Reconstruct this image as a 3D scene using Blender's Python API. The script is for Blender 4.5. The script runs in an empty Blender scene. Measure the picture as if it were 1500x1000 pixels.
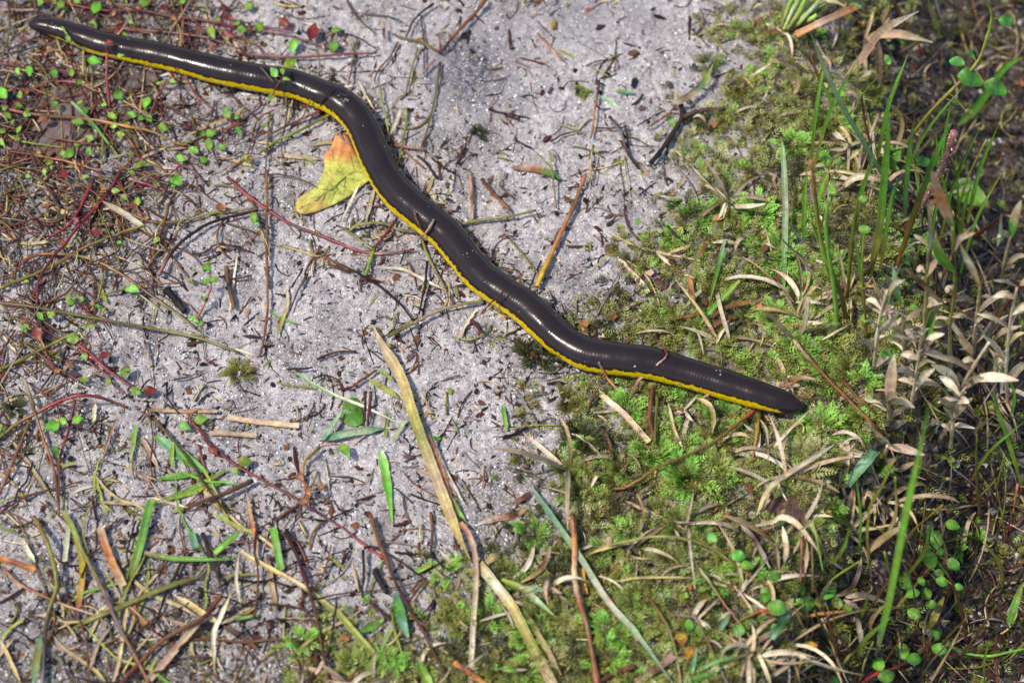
import bpy, math, random
import numpy as np
from mathutils import Vector

# ------------------------------------------------------------------ camera, sky, sun, exposure
scene = bpy.context.scene
D = bpy.data
col = scene.collection
PITCH = math.radians(57.0)
DIST = 1.0
FRAME_W = 0.36                      # metres across the picture at the focus distance
cam_d = D.cameras.new('camera')
cam_d.sensor_width = 36.0
cam_d.lens = 36.0 * DIST / FRAME_W
cam_d.clip_start = 0.05
cam_d.clip_end = 50.0
cam_d.dof.use_dof = True
cam_d.dof.focus_distance = 1.0
cam_d.dof.aperture_fstop = 9.5
cam = D.objects.new('camera', cam_d)
col.objects.link(cam)
cam.location = (0, -math.cos(PITCH) * DIST, math.sin(PITCH) * DIST)
cam.rotation_euler = (math.radians(90) - PITCH, 0, 0)
scene.camera = cam

SUN_EL, SUN_AZ = math.radians(58.0), math.radians(250.0)     # azimuth clockwise from +Y (north)
world = D.worlds.new('World')
scene.world = world
world.use_nodes = True
wn = world.node_tree
sky = wn.nodes.new('ShaderNodeTexSky')
sky.sky_type = 'NISHITA'
sky.sun_disc = False
sky.sun_elevation = SUN_EL
sky.sun_rotation = SUN_AZ
bg = wn.nodes['Background']
bg.inputs['Strength'].default_value = 0.115
wn.links.new(sky.outputs[0], bg.inputs['Color'])
sun_d = D.lights.new('sun', 'SUN')
sun_d.energy = 2.6
sun_d.angle = math.radians(6.0)
sun_d.color = (1.0, 0.93, 0.83)
sun = D.objects.new('sun', sun_d)
col.objects.link(sun)
sdir = Vector((math.sin(SUN_AZ) * math.cos(SUN_EL), math.cos(SUN_AZ) * math.cos(SUN_EL), math.sin(SUN_EL)))
sun.rotation_euler = sdir.to_track_quat('Z', 'Y').to_euler()
sun.location = sdir * 2.0
vs = scene.view_settings
vs.view_transform = 'Standard'
vs.look = 'None'
vs.exposure = 0.86
vs.gamma = 1.0
vs.use_curve_mapping = False

rng = np.random.default_rng(7)
random.seed(7)
MM = 0.001
PX = FRAME_W / 1500.0               # metres per photo pixel at the focus distance

# ------------------------------------------------------------------ noise, ground shape, placing
_TAB = {}
def vnoise(x, y, seed=0):
    """smooth value noise, 0..1"""
    if seed not in _TAB: _TAB[seed] = np.random.default_rng(1000 + seed).random((256, 256))
    r = _TAB[seed]
    xi = np.floor(x).astype(np.int64); yi = np.floor(y).astype(np.int64)
    fx = x - xi; fy = y - yi
    fx = fx * fx * fx * (fx * (fx * 6 - 15) + 10); fy = fy * fy * fy * (fy * (fy * 6 - 15) + 10)
    a = r[xi & 255, yi & 255]; b = r[(xi + 1) & 255, yi & 255]
    c = r[xi & 255, (yi + 1) & 255]; d = r[(xi + 1) & 255, (yi + 1) & 255]
    return (a * (1 - fx) + b * fx) * (1 - fy) + (c * (1 - fx) + d * fx) * fy

def fbm(x, y, octaves=4, seed=0, gain=0.5):
    s = 0; a = 1.0; t = 0
    for k in range(octaves):
        s = s + a * vnoise(x * 2 ** k + 13.7 * k, y * 2 ** k + 7.1 * k, seed + k); t += a; a *= gain
    return s / t

def sstep(a, b, x):
    t = np.clip((x - a) / (b - a), 0, 1)
    return t * t * (3 - 2 * t)

CAM = np.array(cam.location)
FWD = np.array([0, math.cos(PITCH), -math.sin(PITCH)])
UPV = np.array([0, math.sin(PITCH), math.cos(PITCH)])
RGT = np.array([1.0, 0, 0])
TOCAM = -FWD

def ray(u, v):
    u = np.asarray(u, float); v = np.asarray(v, float)
    k = FRAME_W / DIST / 1500.0
    d = FWD + ((u - 750) * k)[..., None] * RGT - ((v - 500) * k)[..., None] * UPV
    return d

def plan(x, y):
    """where a point of the level ground shows in the photograph (the ground is laid out in these units)"""
    x = np.clip(x, -0.30, 0.30); y = np.clip(y, -0.24, 0.30)
    dz = -CAM[2]
    f = (y - CAM[1]) * FWD[1] + dz * FWD[2]
    up = (y - CAM[1]) * UPV[1] + dz * UPV[2]
    k = 1500.0 * DIST / FRAME_W
    return 750 + x / f * k, 500 - up / f * k

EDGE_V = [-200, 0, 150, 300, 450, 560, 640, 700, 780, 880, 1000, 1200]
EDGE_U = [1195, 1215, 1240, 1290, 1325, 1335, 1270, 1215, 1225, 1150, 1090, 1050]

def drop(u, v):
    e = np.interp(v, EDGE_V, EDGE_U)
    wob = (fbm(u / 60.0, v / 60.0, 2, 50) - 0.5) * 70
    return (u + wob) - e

def ground_shape(x, y):
    x = np.asarray(x, float); y = np.asarray(y, float)
    u, v = plan(x, y)
    d = drop(u, v)
    low = sstep(-30, 260, d)
    z = -0.045 * low - 0.012 * sstep(-5, 45, d) * (0.4 + 0.6 * sstep(560, 720, v))
    z = z + 0.004 * (fbm(x * 18, y * 18, 3, 1) - 0.5)
    z = z + 0.0032 * (fbm(x * 70, y * 70, 3, 5) - 0.5)
    rough = 0.45 + 1.2 * sstep(-150, 60, d)
    z = z + 0.0022 * rough * (fbm(x * 220, y * 220, 3, 9) - 0.5)
    z = z + 0.0012 * (fbm(x * 380, y * 380, 2, 25) - 0.5)
    z = z + 0.0010 * (fbm(x * 700, y * 700, 2, 15) - 0.5)
    return z

GX0, GX1, GY0, GY1, GST = -0.29, 0.29, -0.22, 0.27, 0.0005
_gx = np.arange(GX0, GX1, GST); _gy = np.arange(GY0, GY1, GST)
_mx, _my = np.meshgrid(_gx, _gy)
HGRID = ground_shape(_mx.ravel(), _my.ravel()).reshape(_mx.shape)

def H(x, y):
    """ground height looked up on a fine grid"""
    fx = np.clip((np.asarray(x, float) - GX0) / GST, 0, HGRID.shape[1] - 1.001); fy = np.clip((np.asarray(y, float) - GY0) / GST, 0, HGRID.shape[0] - 1.001)
    i = fx.astype(int); j = fy.astype(int); fx = fx - i; fy = fy - j
    return (HGRID[j, i] * (1 - fx) + HGRID[j, i + 1] * fx) * (1 - fy) + (HGRID[j + 1, i] * (1 - fx) + HGRID[j + 1, i + 1] * fx) * fy

def W(u, v, h=0.0):
    """point h millimetres above the ground on the line of sight of a photo pixel"""
    u = np.atleast_1d(np.asarray(u, float)); v = np.atleast_1d(np.asarray(v, float))
    h = np.broadcast_to(np.asarray(h, float) * MM, u.shape)
    d = ray(u, v)
    ts = np.linspace((0.06 - CAM[2]) / -1.0, 0, 2)
    t = (CAM[2] - 0.12) / -d[:, 2]
    t1 = (CAM[2] + 0.10) / -d[:, 2]
    n = 60
    done = np.zeros(len(u), bool); res = t1.copy()
    prev = t.copy()
    for k in range(1, n + 1):
        tk = t + (t1 - t) * k / n
        p = CAM + d * tk[:, None]
        below = (p[:, 2] - H(p[:, 0], p[:, 1]) - h) < 0
        new = below & ~done
        lo = np.where(new, prev, 0); hi = np.where(new, tk, 0)
        if new.any():
            idx = np.where(new)[0]
            a = prev[idx].copy(); b = tk[idx].copy()
            for _ in range(14):
                m = (a + b) / 2
                q = CAM + d[idx] * m[:, None]
                bl = (q[:, 2] - H(q[:, 0], q[:, 1]) - h[idx]) < 0
                b = np.where(bl, m, b); a = np.where(bl, a, m)
            res[idx] = b
        done |= below
        prev = tk
        if done.all():
            break
    return CAM + d * res[:, None]

def WY(u, v, y):
    """point on the line of sight of a pixel in the upright plane at depth y (for things that stand up)"""
    u = np.atleast_1d(np.asarray(u, float)); v = np.atleast_1d(np.asarray(v, float))
    d = ray(u, v)
    t = (np.asarray(y) - CAM[1]) / d[:, 1]
    return CAM + d * t[:, None]

# ------------------------------------------------------------------ colours and materials
def lin(rgb, k=1.0):
    c = np.asarray(rgb, float) / 255.0
    return np.where(c <= 0.04045, c / 12.92, ((c + 0.055) / 1.055) ** 2.4) * k

ILL = 0.80
PAL = {k: lin(v, ILL) for k, v in dict(
    red=(134, 42, 48), dred=(90, 38, 38), pink=(160, 110, 104), rust=(132, 80, 52), orange=(190, 124, 72),
    brown=(108, 74, 48), dbrown=(62, 44, 34), black=(30, 27, 29), olive=(112, 104, 38), ygreen=(150, 165, 62),
    green=(102, 158, 56), bgreen=(136, 188, 70), dgreen=(56, 100, 44), teal=(124, 168, 126), dteal=(88, 132, 100), pale=(178, 196, 150),
    white=(224, 211, 182), tan=(194, 168, 132), straw=(196, 172, 106), ptan=(196, 160, 136), grey=(122, 112, 102),
    yellow=(204, 162, 44), purple=(108, 82, 84), lolive=(150, 146, 72), lred=(196, 70, 60)).items()}

def C(c):
    return PAL[c] if isinstance(c, str) else np.asarray(c, float)

def ramp(cols, t):
    cols = [C(c) for c in (cols if isinstance(cols, (list, tuple)) else [cols])]
    if len(cols) == 1:
        return np.tile(cols[0], (len(t), 1))
    xs = np.linspace(0, 1, len(cols))
    return np.stack([np.interp(t, xs, [c[k] for c in cols]) for k in range(3)], 1)

def new_mat(name):
    m = D.materials.new(name); m.use_nodes = True
    nt = m.node_tree
    return m, nt, nt.nodes['Principled BSDF']

def N(nt, typ, **kw):
    n = nt.nodes.new(typ)
    for k, v in kw.items():
        if k in n.inputs: n.inputs[k].default_value = v
        else: setattr(n, k, v)
    return n

def plant_mat(name, rough=0.45, spec=0.4, transl=0.0, nscale=900.0, namp=0.5, bump=0.3, vary=0.3):
    m, nt, bs = new_mat(name)
    L = nt.links.new
    at = N(nt, 'ShaderNodeAttribute', attribute_name='Col')
    tc = N(nt, 'ShaderNodeTexCoord')
    n1 = N(nt, 'ShaderNodeTexNoise'); n1.inputs['Scale'].default_value = nscale; n1.inputs['Detail'].default_value = 4
    n2 = N(nt, 'ShaderNodeTexNoise'); n2.inputs['Scale'].default_value = nscale * 0.23; n2.inputs['Detail'].default_value = 3
    L(tc.outputs['Object'], n1.inputs['Vector']); L(tc.outputs['Object'], n2.inputs['Vector'])
    ad = N(nt, 'ShaderNodeMath', operation='ADD'); L(n1.outputs[0], ad.inputs[0]); L(n2.outputs[0], ad.inputs[1])
    oi = N(nt, 'ShaderNodeObjectInfo')
    mr = N(nt, 'ShaderNodeMapRange'); L(ad.outputs[0], mr.inputs[0])
    mr.inputs[1].default_value = 0.6; mr.inputs[2].default_value = 1.4
    mr.inputs[3].default_value = 1 - namp; mr.inputs[4].default_value = 1 + namp * 0.8
    rr = N(nt, 'ShaderNodeMapRange'); L(oi.outputs['Random'], rr.inputs[0])
    rr.inputs[3].default_value = 1 - vary; rr.inputs[4].default_value = 1 + vary
    mu = N(nt, 'ShaderNodeMath', operation='MULTIPLY'); L(mr.outputs[0], mu.inputs[0]); L(rr.outputs[0], mu.inputs[1])
    hs = N(nt, 'ShaderNodeHueSaturation')
    h1 = N(nt, 'ShaderNodeMapRange'); L(n2.outputs[0], h1.inputs[0])
    h1.inputs[1].default_value = 0.25; h1.inputs[2].default_value = 0.75
    h1.inputs[3].default_value = 0.475; h1.inputs[4].default_value = 0.525
    L(h1.outputs[0], hs.inputs['Hue']); L(mu.outputs[0], hs.inputs['Value']); L(at.outputs['Color'], hs.inputs['Color'])
    L(hs.outputs[0], bs.inputs['Base Color'])
    bs.inputs['Roughness'].default_value = rough
    bs.inputs['Specular IOR Level'].default_value = spec
    bp = N(nt, 'ShaderNodeBump'); bp.inputs['Strength'].default_value = bump; bp.inputs['Distance'].default_value = 0.0004
    L(n1.outputs[0], bp.inputs['Height']); L(bp.outputs[0], bs.inputs['Normal'])
    if transl > 0:
        tr = N(nt, 'ShaderNodeBsdfTranslucent'); L(hs.outputs[0], tr.inputs[0])
        mx = N(nt, 'ShaderNodeMixShader'); mx.inputs[0].default_value = transl
        L(bs.outputs[0], mx.inputs[1]); L(tr.outputs[0], mx.inputs[2])
        L(mx.outputs[0], nt.nodes['Material Output'].inputs['Surface'])
    return m

M_LEAF = plant_mat('leaf_surface', 0.42, 0.35, 0.2, 700, 0.45, 0.5, 0.28)
M_DRY = plant_mat('dry_blade_surface', 0.6, 0.3, 0.12, 1000, 0.45, 0.4, 0.25)
M_STEM = plant_mat('stem_surface', 0.42, 0.45, 0.0, 1100, 0.45, 0.4, 0.2)
M_WOOD = plant_mat('twig_surface', 0.7, 0.25, 0.0, 1300, 0.6, 0.7, 0.3)
M_MOSS = plant_mat('moss_surface', 0.5, 0.35, 0.25, 600, 0.4, 0.2, 0.25)
M_BIT = plant_mat('litter_surface', 0.65, 0.3, 0.0, 900, 0.5, 0.6, 0.35)
M_GRAIN = plant_mat('grain_surface', 0.45, 0.4, 0.0, 500, 0.25, 0.1, 0.0)

# ------------------------------------------------------------------ mesh helpers
class G:
    """collects vertices, faces and a colour per vertex; build() links them as one mesh object"""
    def __init__(s):
        s.v = []; s.f = []; s.c = []; s.n = 0
    def add(s, v, f, c):
        v = np.asarray(v, float); c = np.asarray(c, float)
        if c.ndim == 1: c = np.tile(c, (len(v), 1))
        s.v.append(v); s.c.append(c)
        s.f += [tuple(int(i) + s.n for i in q) for q in f]
        s.n += len(v)
    def mesh(s, name, mat, origin=None, smooth=True):
        v = np.concatenate(s.v); c = np.concatenate(s.c)
        if origin is not None: v = v - np.asarray(origin)
        me = D.meshes.new(name)
        me.from_pydata(v.tolist(), [], s.f)
        ca = me.color_attributes.new('Col', 'FLOAT_COLOR', 'POINT')
        ca.data.foreach_set('color', np.concatenate([np.clip(c, 0, 1), np.ones((len(c), 1))], 1).astype(np.float32).ravel())
        if smooth: me.polygons.foreach_set('use_smooth', [True] * len(me.polygons))
        me.materials.append(mat)
        return me
    def build(s, name, mat, parent=None, origin=None, smooth=True):
        if origin is None and parent is None:
            vv = np.concatenate(s.v); origin = vv.mean(0); origin[2] = vv[:, 2].min()
        base = origin if parent is None else np.asarray(parent.location)
        me = s.mesh(name, mat, base, smooth)
        o = D.objects.new(name, me); col.objects.link(o)
        if parent is None: o.location = base
        else: o.parent = parent
        return o

def tag(o, label, cat, group=None, kind=None):
    if label: o['label'] = label
    if cat: o['category'] = cat
    if group: o['group'] = group
    if kind: o['kind'] = kind
    return o

def empty(name, loc, label=None, cat=None, group=None):
    o = D.objects.new(name, None); col.objects.link(o)
    o.empty_display_size = 0.005
    o.location = loc
    return tag(o, label, cat, group)

def smooth_path(P, per=5):
    P = np.asarray(P, float)
    if len(P) < 3:
        n = max(4, per)
        t = np.linspace(0, 1, n)[:, None]
        return P[0] * (1 - t) + P[-1] * t
    Q = np.concatenate([[2 * P[0] - P[1]], P, [2 * P[-1] - P[-2]]])
    out = []
    for i in range(1, len(Q) - 2):
        p0, p1, p2, p3 = Q[i - 1], Q[i], Q[i + 1], Q[i + 2]
        for t in np.linspace(0, 1, per, endpoint=False):
            out.append(0.5 * ((2 * p1) + (-p0 + p2) * t + (2 * p0 - 5 * p1 + 4 * p2 - p3) * t * t + (-p0 + 3 * p1 - 3 * p2 + p3) * t ** 3))
    out.append(P[-1])
    return np.array(out)

def unit(a):
    return a / (np.linalg.norm(a, axis=-1, keepdims=True) + 1e-12)

def tangents(P):
    return unit(np.gradient(P, axis=0))

def tube(g, P, r, cols, sides=7, rnd=0.12, nodes=0):
    """a stem or twig: uneven tapering tube with closed ends"""
    P = np.asarray(P); n = len(P)
    T = tangents(P)
    ref = np.array([0, 0, 1.0])
    A = unit(np.cross(T, ref)); B = np.cross(A, T)
    r = np.broadcast_to(np.asarray(r, float), (n,)).copy()
    r *= 1 + rnd * (rng.random(n) * 2 - 1)
    if nodes:
        for k in rng.choice(np.arange(1, n - 1), min(nodes, n - 2), replace=False): r[k] *= 1.35
    th = np.linspace(0, 2 * math.pi, sides, endpoint=False)
    V = P[:, None, :] + r[:, None, None] * (np.cos(th)[None, :, None] * A[:, None, :] + np.sin(th)[None, :, None] * B[:, None, :])
    F = []
    for i in range(n - 1):
        for j in range(sides):
            k = (j + 1) % sides
            F.append((i * sides + j, i * sides + k, (i + 1) * sides + k, (i + 1) * sides + j))
    F.append(tuple(range(sides))[::-1]); F.append(tuple((n - 1) * sides + j for j in range(sides)))
    cc = ramp(cols, np.linspace(0, 1, n)) * (1 + 0.25 * (rng.random((n, 1)) - 0.5))
    g.add(V.reshape(-1, 3), F, np.repeat(cc, sides, 0) * np.tile(1 + 0.2 * (rng.random((sides, 1)) * 2 - 1), (n, 1)))

def ribbon(g, P, w, cols, face=None, fold=0.25, prof='blade', twist=0.0, ragged=0.06):
    """a grass blade or strip: folded along its midrib, with a lower skin so it has thickness"""
    P = np.asarray(P); n = len(P)
    T = tangents(P)
    if face is None: face = unit(np.array([0, -0.25, 1.0]) + (rng.random(3) - 0.5) * 0.5)
    t = np.linspace(0, 1, n)
    Fv = np.tile(face, (n, 1))
    S = unit(np.cross(T, Fv)); U = np.cross(S, T)
    if twist:
        a = twist * t
        S, U = S * np.cos(a)[:, None] + U * np.sin(a)[:, None], U * np.cos(a)[:, None] - S * np.sin(a)[:, None]
    if prof == 'blade': pr = np.clip(np.minimum(0.55 + t * 2.2, 1.0) * np.clip((1 - t) * 2.6, 0.04, 1) ** 0.8, 0.04, 1)
    elif prof == 'leaf': pr = np.clip(np.sin(np.pi * np.clip(t * 0.93 + 0.05, 0, 1)) ** 0.75, 0.05, 1)
    elif prof == 'both': pr = np.clip(np.minimum(t, 1 - t) * 5, 0.15, 1)
    else: pr = np.ones(n)
    w = w * pr * (1 + ragged * (rng.random(n) * 2 - 1)) / 2
    hgt = fold * w
    off = [(-1, 1.0), (-0.66, 0.55), (-0.33, 0.2), (0, 0), (0.33, 0.2), (0.66, 0.55), (1, 1.0)]
    streak = 1 + 0.22 * (rng.random(7) * 2 - 1)
    V = []; cs = []
    cc = ramp(cols, t) * (1 + 0.16 * (rng.random((n, 1)) - 0.5))
    for k, (a, b) in enumerate(off):
        V.append(P + S * (w * a)[:, None] + U * (hgt * b)[:, None])
        cs.append(cc * (1.14 if k == 3 else 1.0) * streak[k])
    V = np.stack(V, 1); cs = np.stack(cs, 1)
    thick = 0.00012
    V2 = V - U[:, None, :] * thick
    m = len(off); F = []
    for i in range(n - 1):
        for j in range(m - 1):
            a = i * m + j
            F.append((a, a + 1, a + m + 1, a + m))
            a += n * m
            F.append((a + m, a + m + 1, a + 1, a))
    g.add(np.concatenate([V.reshape(-1, 3), V2.reshape(-1, 3)]), F, np.concatenate([cs.reshape(-1, 3)] * 2))

def leaf(g, base, dirv, nor, L, Wd, cols, shape='ovate', curl=0.25, fold=0.2, nseg=13, blotch=None, wave=0.06):
    dirv = unit(np.asarray(dirv, float)); nor = np.asarray(nor, float)
    side = unit(np.cross(dirv, nor)); nor = np.cross(side, dirv)
    t = np.linspace(0, 1, nseg)
    if shape == 'round': pr = np.sqrt(np.clip(1 - (2 * t - 1) ** 2, 0.012, 1))
    elif shape == 'oval': pr = np.clip(np.sin(np.pi * np.clip(t, 0.01, 0.995) ** 0.9), 0, 1) ** 0.6
    elif shape == 'lance': pr = np.sin(np.pi * (t * 0.96 + 0.02)) ** 0.9 * (1 - 0.25 * t)
    else: pr = np.sin(np.pi * np.clip(t, 0.02, 0.99) ** 0.75) * (1.06 - 0.12 * t)
    off = np.array([-1, -0.55, 0, 0.55, 1])
    ang = curl * t
    along = np.cumsum(np.concatenate([[0], np.cos(ang[1:]) / (nseg - 1)])) * L
    rise = -np.cumsum(np.concatenate([[0], np.sin(ang[1:]) / (nseg - 1)])) * L
    w = pr * Wd / 2
    ph = rng.random() * 6
    V = base + along[:, None, None] * dirv + rise[:, None, None] * nor + (w[:, None] * off)[..., None] * side \
        + ((fold * np.abs(off) * w[:, None]) + wave * Wd * np.sin(t * 9 + ph)[:, None] * np.abs(off) * np.sign(off))[..., None] * nor
    cc = ramp(cols, t)[:, None, :] * np.array([0.92, 1.0, 1.22, 1.0, 0.92])[None, :, None]
    cc = cc * (1 + 0.18 * (rng.random((nseg, 5, 1)) - 0.5)) * (1 + 0.13 * np.sin((t[:, None] * 4.5 - np.abs(off)[None, :] * 0.9) * 6.283))[..., None]
    cc = cc * np.array([rng.uniform(.85, 1.2), 1.0, rng.uniform(.7, 1.15)])
    if blotch is not None:
        mk = (rng.random((nseg, 5, 1)) < 0.3)
        cc = np.where(mk, C(blotch), cc)
    m = 5; F = []
    V2 = V - nor * 0.00013
    nV = nseg * m
    for i in range(nseg - 1):
        for j in range(m - 1):
            a = i * m + j
            F.append((a, a + m, a + m + 1, a + 1))
            a += nV
            F.append((a + 1, a + m + 1, a + m, a))
    g.add(np.concatenate([V.reshape(-1, 3), V2.reshape(-1, 3)]), F, np.concatenate([cc.reshape(-1, 3)] * 2))

# ------------------------------------------------------------------ the ground
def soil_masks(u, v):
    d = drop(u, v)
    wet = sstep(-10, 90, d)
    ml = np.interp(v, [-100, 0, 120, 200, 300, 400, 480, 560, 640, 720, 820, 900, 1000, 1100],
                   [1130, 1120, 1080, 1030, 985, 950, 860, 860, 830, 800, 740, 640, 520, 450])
    nz = (fbm(u / 45.0, v / 45.0, 3, 70) - 0.5) * 270
    moss = sstep(-85, 85, u + nz - ml) * (0.55 + 0.45 * sstep(0.32, 0.48, fbm(u / 36.0, v / 36.0, 3, 73)))
    moss = np.maximum(moss, 0.9 * sstep(930, 1010, v + nz * 0.5) * sstep(380, 480, u))
    return wet, moss

def build_ground():
    st = 0.0006
    xs = np.concatenate([[-3, -1.5, -0.8, -0.45, -0.3, -0.25], np.arange(-0.225, 0.2251, st), [0.25, 0.3, 0.45, 0.8, 1.5, 3]])
    ys = np.concatenate([[-3, -1.5, -0.8, -0.4, -0.25, -0.2], np.arange(-0.175, 0.2051, st), [0.23, 0.3, 0.45, 0.8, 1.5, 3]])
    X, Y = np.meshgrid(xs, ys)
    x = X.ravel(); y = Y.ravel()
    z = ground_shape(x, y)
    nx, ny = len(xs), len(ys)
    i = np.arange(nx * ny).reshape(ny, nx)
    q = np.stack([i[:-1, :-1], i[:-1, 1:], i[1:, 1:], i[1:, :-1]], -1).reshape(-1, 4)
    me = D.meshes.new('ground')
    me.vertices.add(len(x)); me.vertices.foreach_set('co', np.stack([x, y, z], 1).astype(np.float32).ravel())
    me.loops.add(q.size); me.loops.foreach_set('vertex_index', q.astype(np.int32).ravel())
    me.polygons.add(len(q)); me.polygons.foreach_set('loop_start', np.arange(0, q.size, 4, dtype=np.int32))
    me.update(calc_edges=True); me.validate()
    me.polygons.foreach_set('use_smooth', np.ones(len(q), bool))
    u, v = plan(x, y)
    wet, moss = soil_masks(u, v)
    dirt = sstep(0.50, 0.72, fbm(u / 70.0, v / 70.0, 4, 30)) * 0.6
    grey = np.exp(-(((u - 690) / 70) ** 2 + ((v - 110) / 70) ** 2)) * 1.0 + 0.45 * np.exp(-(((u - 860) / 120) ** 2 + ((v - 20) / 50) ** 2))
    left = sstep(470, 120, u) * sstep(480, 200, v) * 0.5 + 0.2 * sstep(500, 100, u)
    low = sstep(740, 980, v) * 0.45
    dirt = np.clip(dirt + left + low, 0, 1)
    a = me.color_attributes.new('Soil', 'FLOAT_COLOR', 'POINT')
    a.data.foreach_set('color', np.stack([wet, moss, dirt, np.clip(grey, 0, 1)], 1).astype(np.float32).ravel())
    m, nt, bs = new_mat('damp_sand')
    L = nt.links.new
    at = N(nt, 'ShaderNodeAttribute', attribute_name='Soil')
    sp = N(nt, 'ShaderNodeSeparateColor'); L(at.outputs['Color'], sp.inputs[0])
    tc = N(nt, 'ShaderNodeTexCoord')
    def noise(scale, det=4, rough=0.6, dist=0.0):
        n = N(nt, 'ShaderNodeTexNoise'); n.inputs['Scale'].default_value = scale; n.inputs['Detail'].default_value = det
        n.inputs['Roughness'].default_value = rough; n.inputs['Distortion'].default_value = dist
        L(tc.outputs['Object'], n.inputs['Vector']); return n
    def cr(inp, stops):
        r = N(nt, 'ShaderNodeValToRGB'); e = r.color_ramp.elements
        while len(e) < len(stops): e.new(0.5)
        for k, (p, c) in enumerate(stops):
            e[k].position = p; e[k].color = tuple(c) + (1,)
        L(inp, r.inputs[0]); return r
    def mixc(f, a_, b_, typ='MIX'):
        n = N(nt, 'ShaderNodeMix', data_type='RGBA', blend_type=typ)
        if hasattr(f, 'node'): L(f, n.inputs[0])
        else: n.inputs[0].default_value = f
        for s, i_ in ((a_, 6), (b_, 7)):
            if hasattr(s, 'node'): L(s, n.inputs[i_])
            else: n.inputs[i_].default_value = tuple(s) + (1,)
        return n.outputs[2]
    def mth(op, a_, b_=0.0, cl=False):
        n = N(nt, 'ShaderNodeMath', operation=op); n.use_clamp = cl
        for s, i_ in ((a_, 0), (b_, 1)):
            if hasattr(s, 'node'): L(s, n.inputs[i_])
            else: n.inputs[i_].default_value = s
        return n.outputs[0]
    ngr = noise(2600, 3, 0.7); nmd = noise(420, 5, 0.65, 0.4); nlo = noise(75, 5, 0.6); nsp = noise(1150, 4, 0.75, 0.8)
    sand = cr(ngr.outputs[0], [(0.30, lin((112, 107, 108))), (0.44, lin((184, 176, 172))), (0.58, lin((216, 209, 205))), (0.72, lin((245, 241, 237)))])
    c = mixc(cr(nmd.outputs[0], [(0.36, (0.75, 0.75, 0.75)), (0.56, (0, 0, 0))]).outputs[0], sand.outputs[0], lin((112, 104, 108)))
    c = mixc(mth('MULTIPLY', cr(nlo.outputs[0], [(0.42, (0, 0, 0)), (0.62, (1, 1, 1))]).outputs[0], 0.5), c, lin((140, 131, 130)))
    # dark grains and crumbs, thicker where the sand is dirty
    thr = mth('SUBTRACT', nsp.outputs[0], mth('MULTIPLY', sp.outputs[2], 0.17))
    spk = cr(thr, [(0.315, (1, 1, 1)), (0.375, (0, 0, 0))])
    c = mixc(mth('MULTIPLY', spk.outputs[0], 0.9), c, lin((40, 36, 38)))
    c = mixc(mth('MULTIPLY', at.outputs['Alpha'], cr(nmd.outputs[0], [(0.38, (0, 0, 0)), (0.52, (1, 1, 1))]).outputs[0]), c, lin((82, 82, 92)))
    film = cr(mth('ADD', mth('MULTIPLY', nmd.outputs[0], 0.6), mth('MULTIPLY', nsp.outputs[0], 0.4)), [(0.43, (0, 0, 0)), (0.58, (1, 1, 1))])
    filmc = cr(nlo.outputs[0], [(0.4, lin((92, 82, 62))), (0.55, lin((84, 72, 64))), (0.65, lin((104, 100, 66)))])
    c = mixc(mth('MULTIPLY', mth('MULTIPLY', sp.outputs[2], 0.65), film.outputs[0]), c, filmc.outputs[0])
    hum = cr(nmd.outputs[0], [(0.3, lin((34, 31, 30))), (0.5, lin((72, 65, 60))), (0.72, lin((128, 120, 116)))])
    mo = cr(nsp.outputs[0], [(0.3, lin((40, 36, 26))), (0.5, lin((96, 84, 56))), (0.66, lin((168, 160, 146)))])
    c = mixc(mth('MULTIPLY', sp.outputs[1], 0.85), c, mo.outputs[0])
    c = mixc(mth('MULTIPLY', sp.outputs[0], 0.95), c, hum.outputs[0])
    L(c, bs.inputs['Base Color'])
    bs.inputs['Roughness'].default_value = 0.72
    bs.inputs['Specular IOR Level'].default_value = 0.25
    ht = mth('ADD', mth('MULTIPLY', ngr.outputs[0], 0.5), mth('ADD', nsp.outputs[0], nmd.outputs[0]))
    bp = N(nt, 'ShaderNodeBump'); bp.inputs['Strength'].default_value = 0.75; bp.inputs['Distance'].default_value = 0.0009
    L(ht, bp.inputs['Height']); L(bp.outputs[0], bs.inputs['Normal'])
    me.materials.append(m)
    o = D.objects.new('ground', me); col.objects.link(o)
    tag(o, 'pale damp sand sloping into dark wet soil', None, None, 'structure')
build_ground()

# ------------------------------------------------------------------ the caecilian
SPINE = [(41, 34.5, 2), (47, 35, 7.5), (56, 36.5, 11), (70, 39, 13.5), (92, 45, 16), (122, 55, 17.8), (160, 67, 19), (240, 83, 20), (320, 103, 21), (375, 114, 21.5),
         (431, 124, 22), (467, 137, 22.5), (497, 150, 23.5), (518, 168, 23.5), (534, 192, 23.5), (547, 224, 23.5), (563, 256, 24),
         (588, 289, 24.5), (624, 319, 24.5), (655, 345, 24), (680, 376, 24), (706, 406, 24), (737, 428, 24), (769, 449, 24.5),
         (793, 471, 24), (821, 497, 23.5), (859, 518, 23.5), (908, 526, 24), (955, 532, 23), (1006, 546, 21.8), (1066, 564, 21),
         (1112, 578.5, 19.8), (1140, 587, 17.5), (1158, 592, 13.5), (1168, 595, 9), (1174, 597, 2)]

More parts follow.
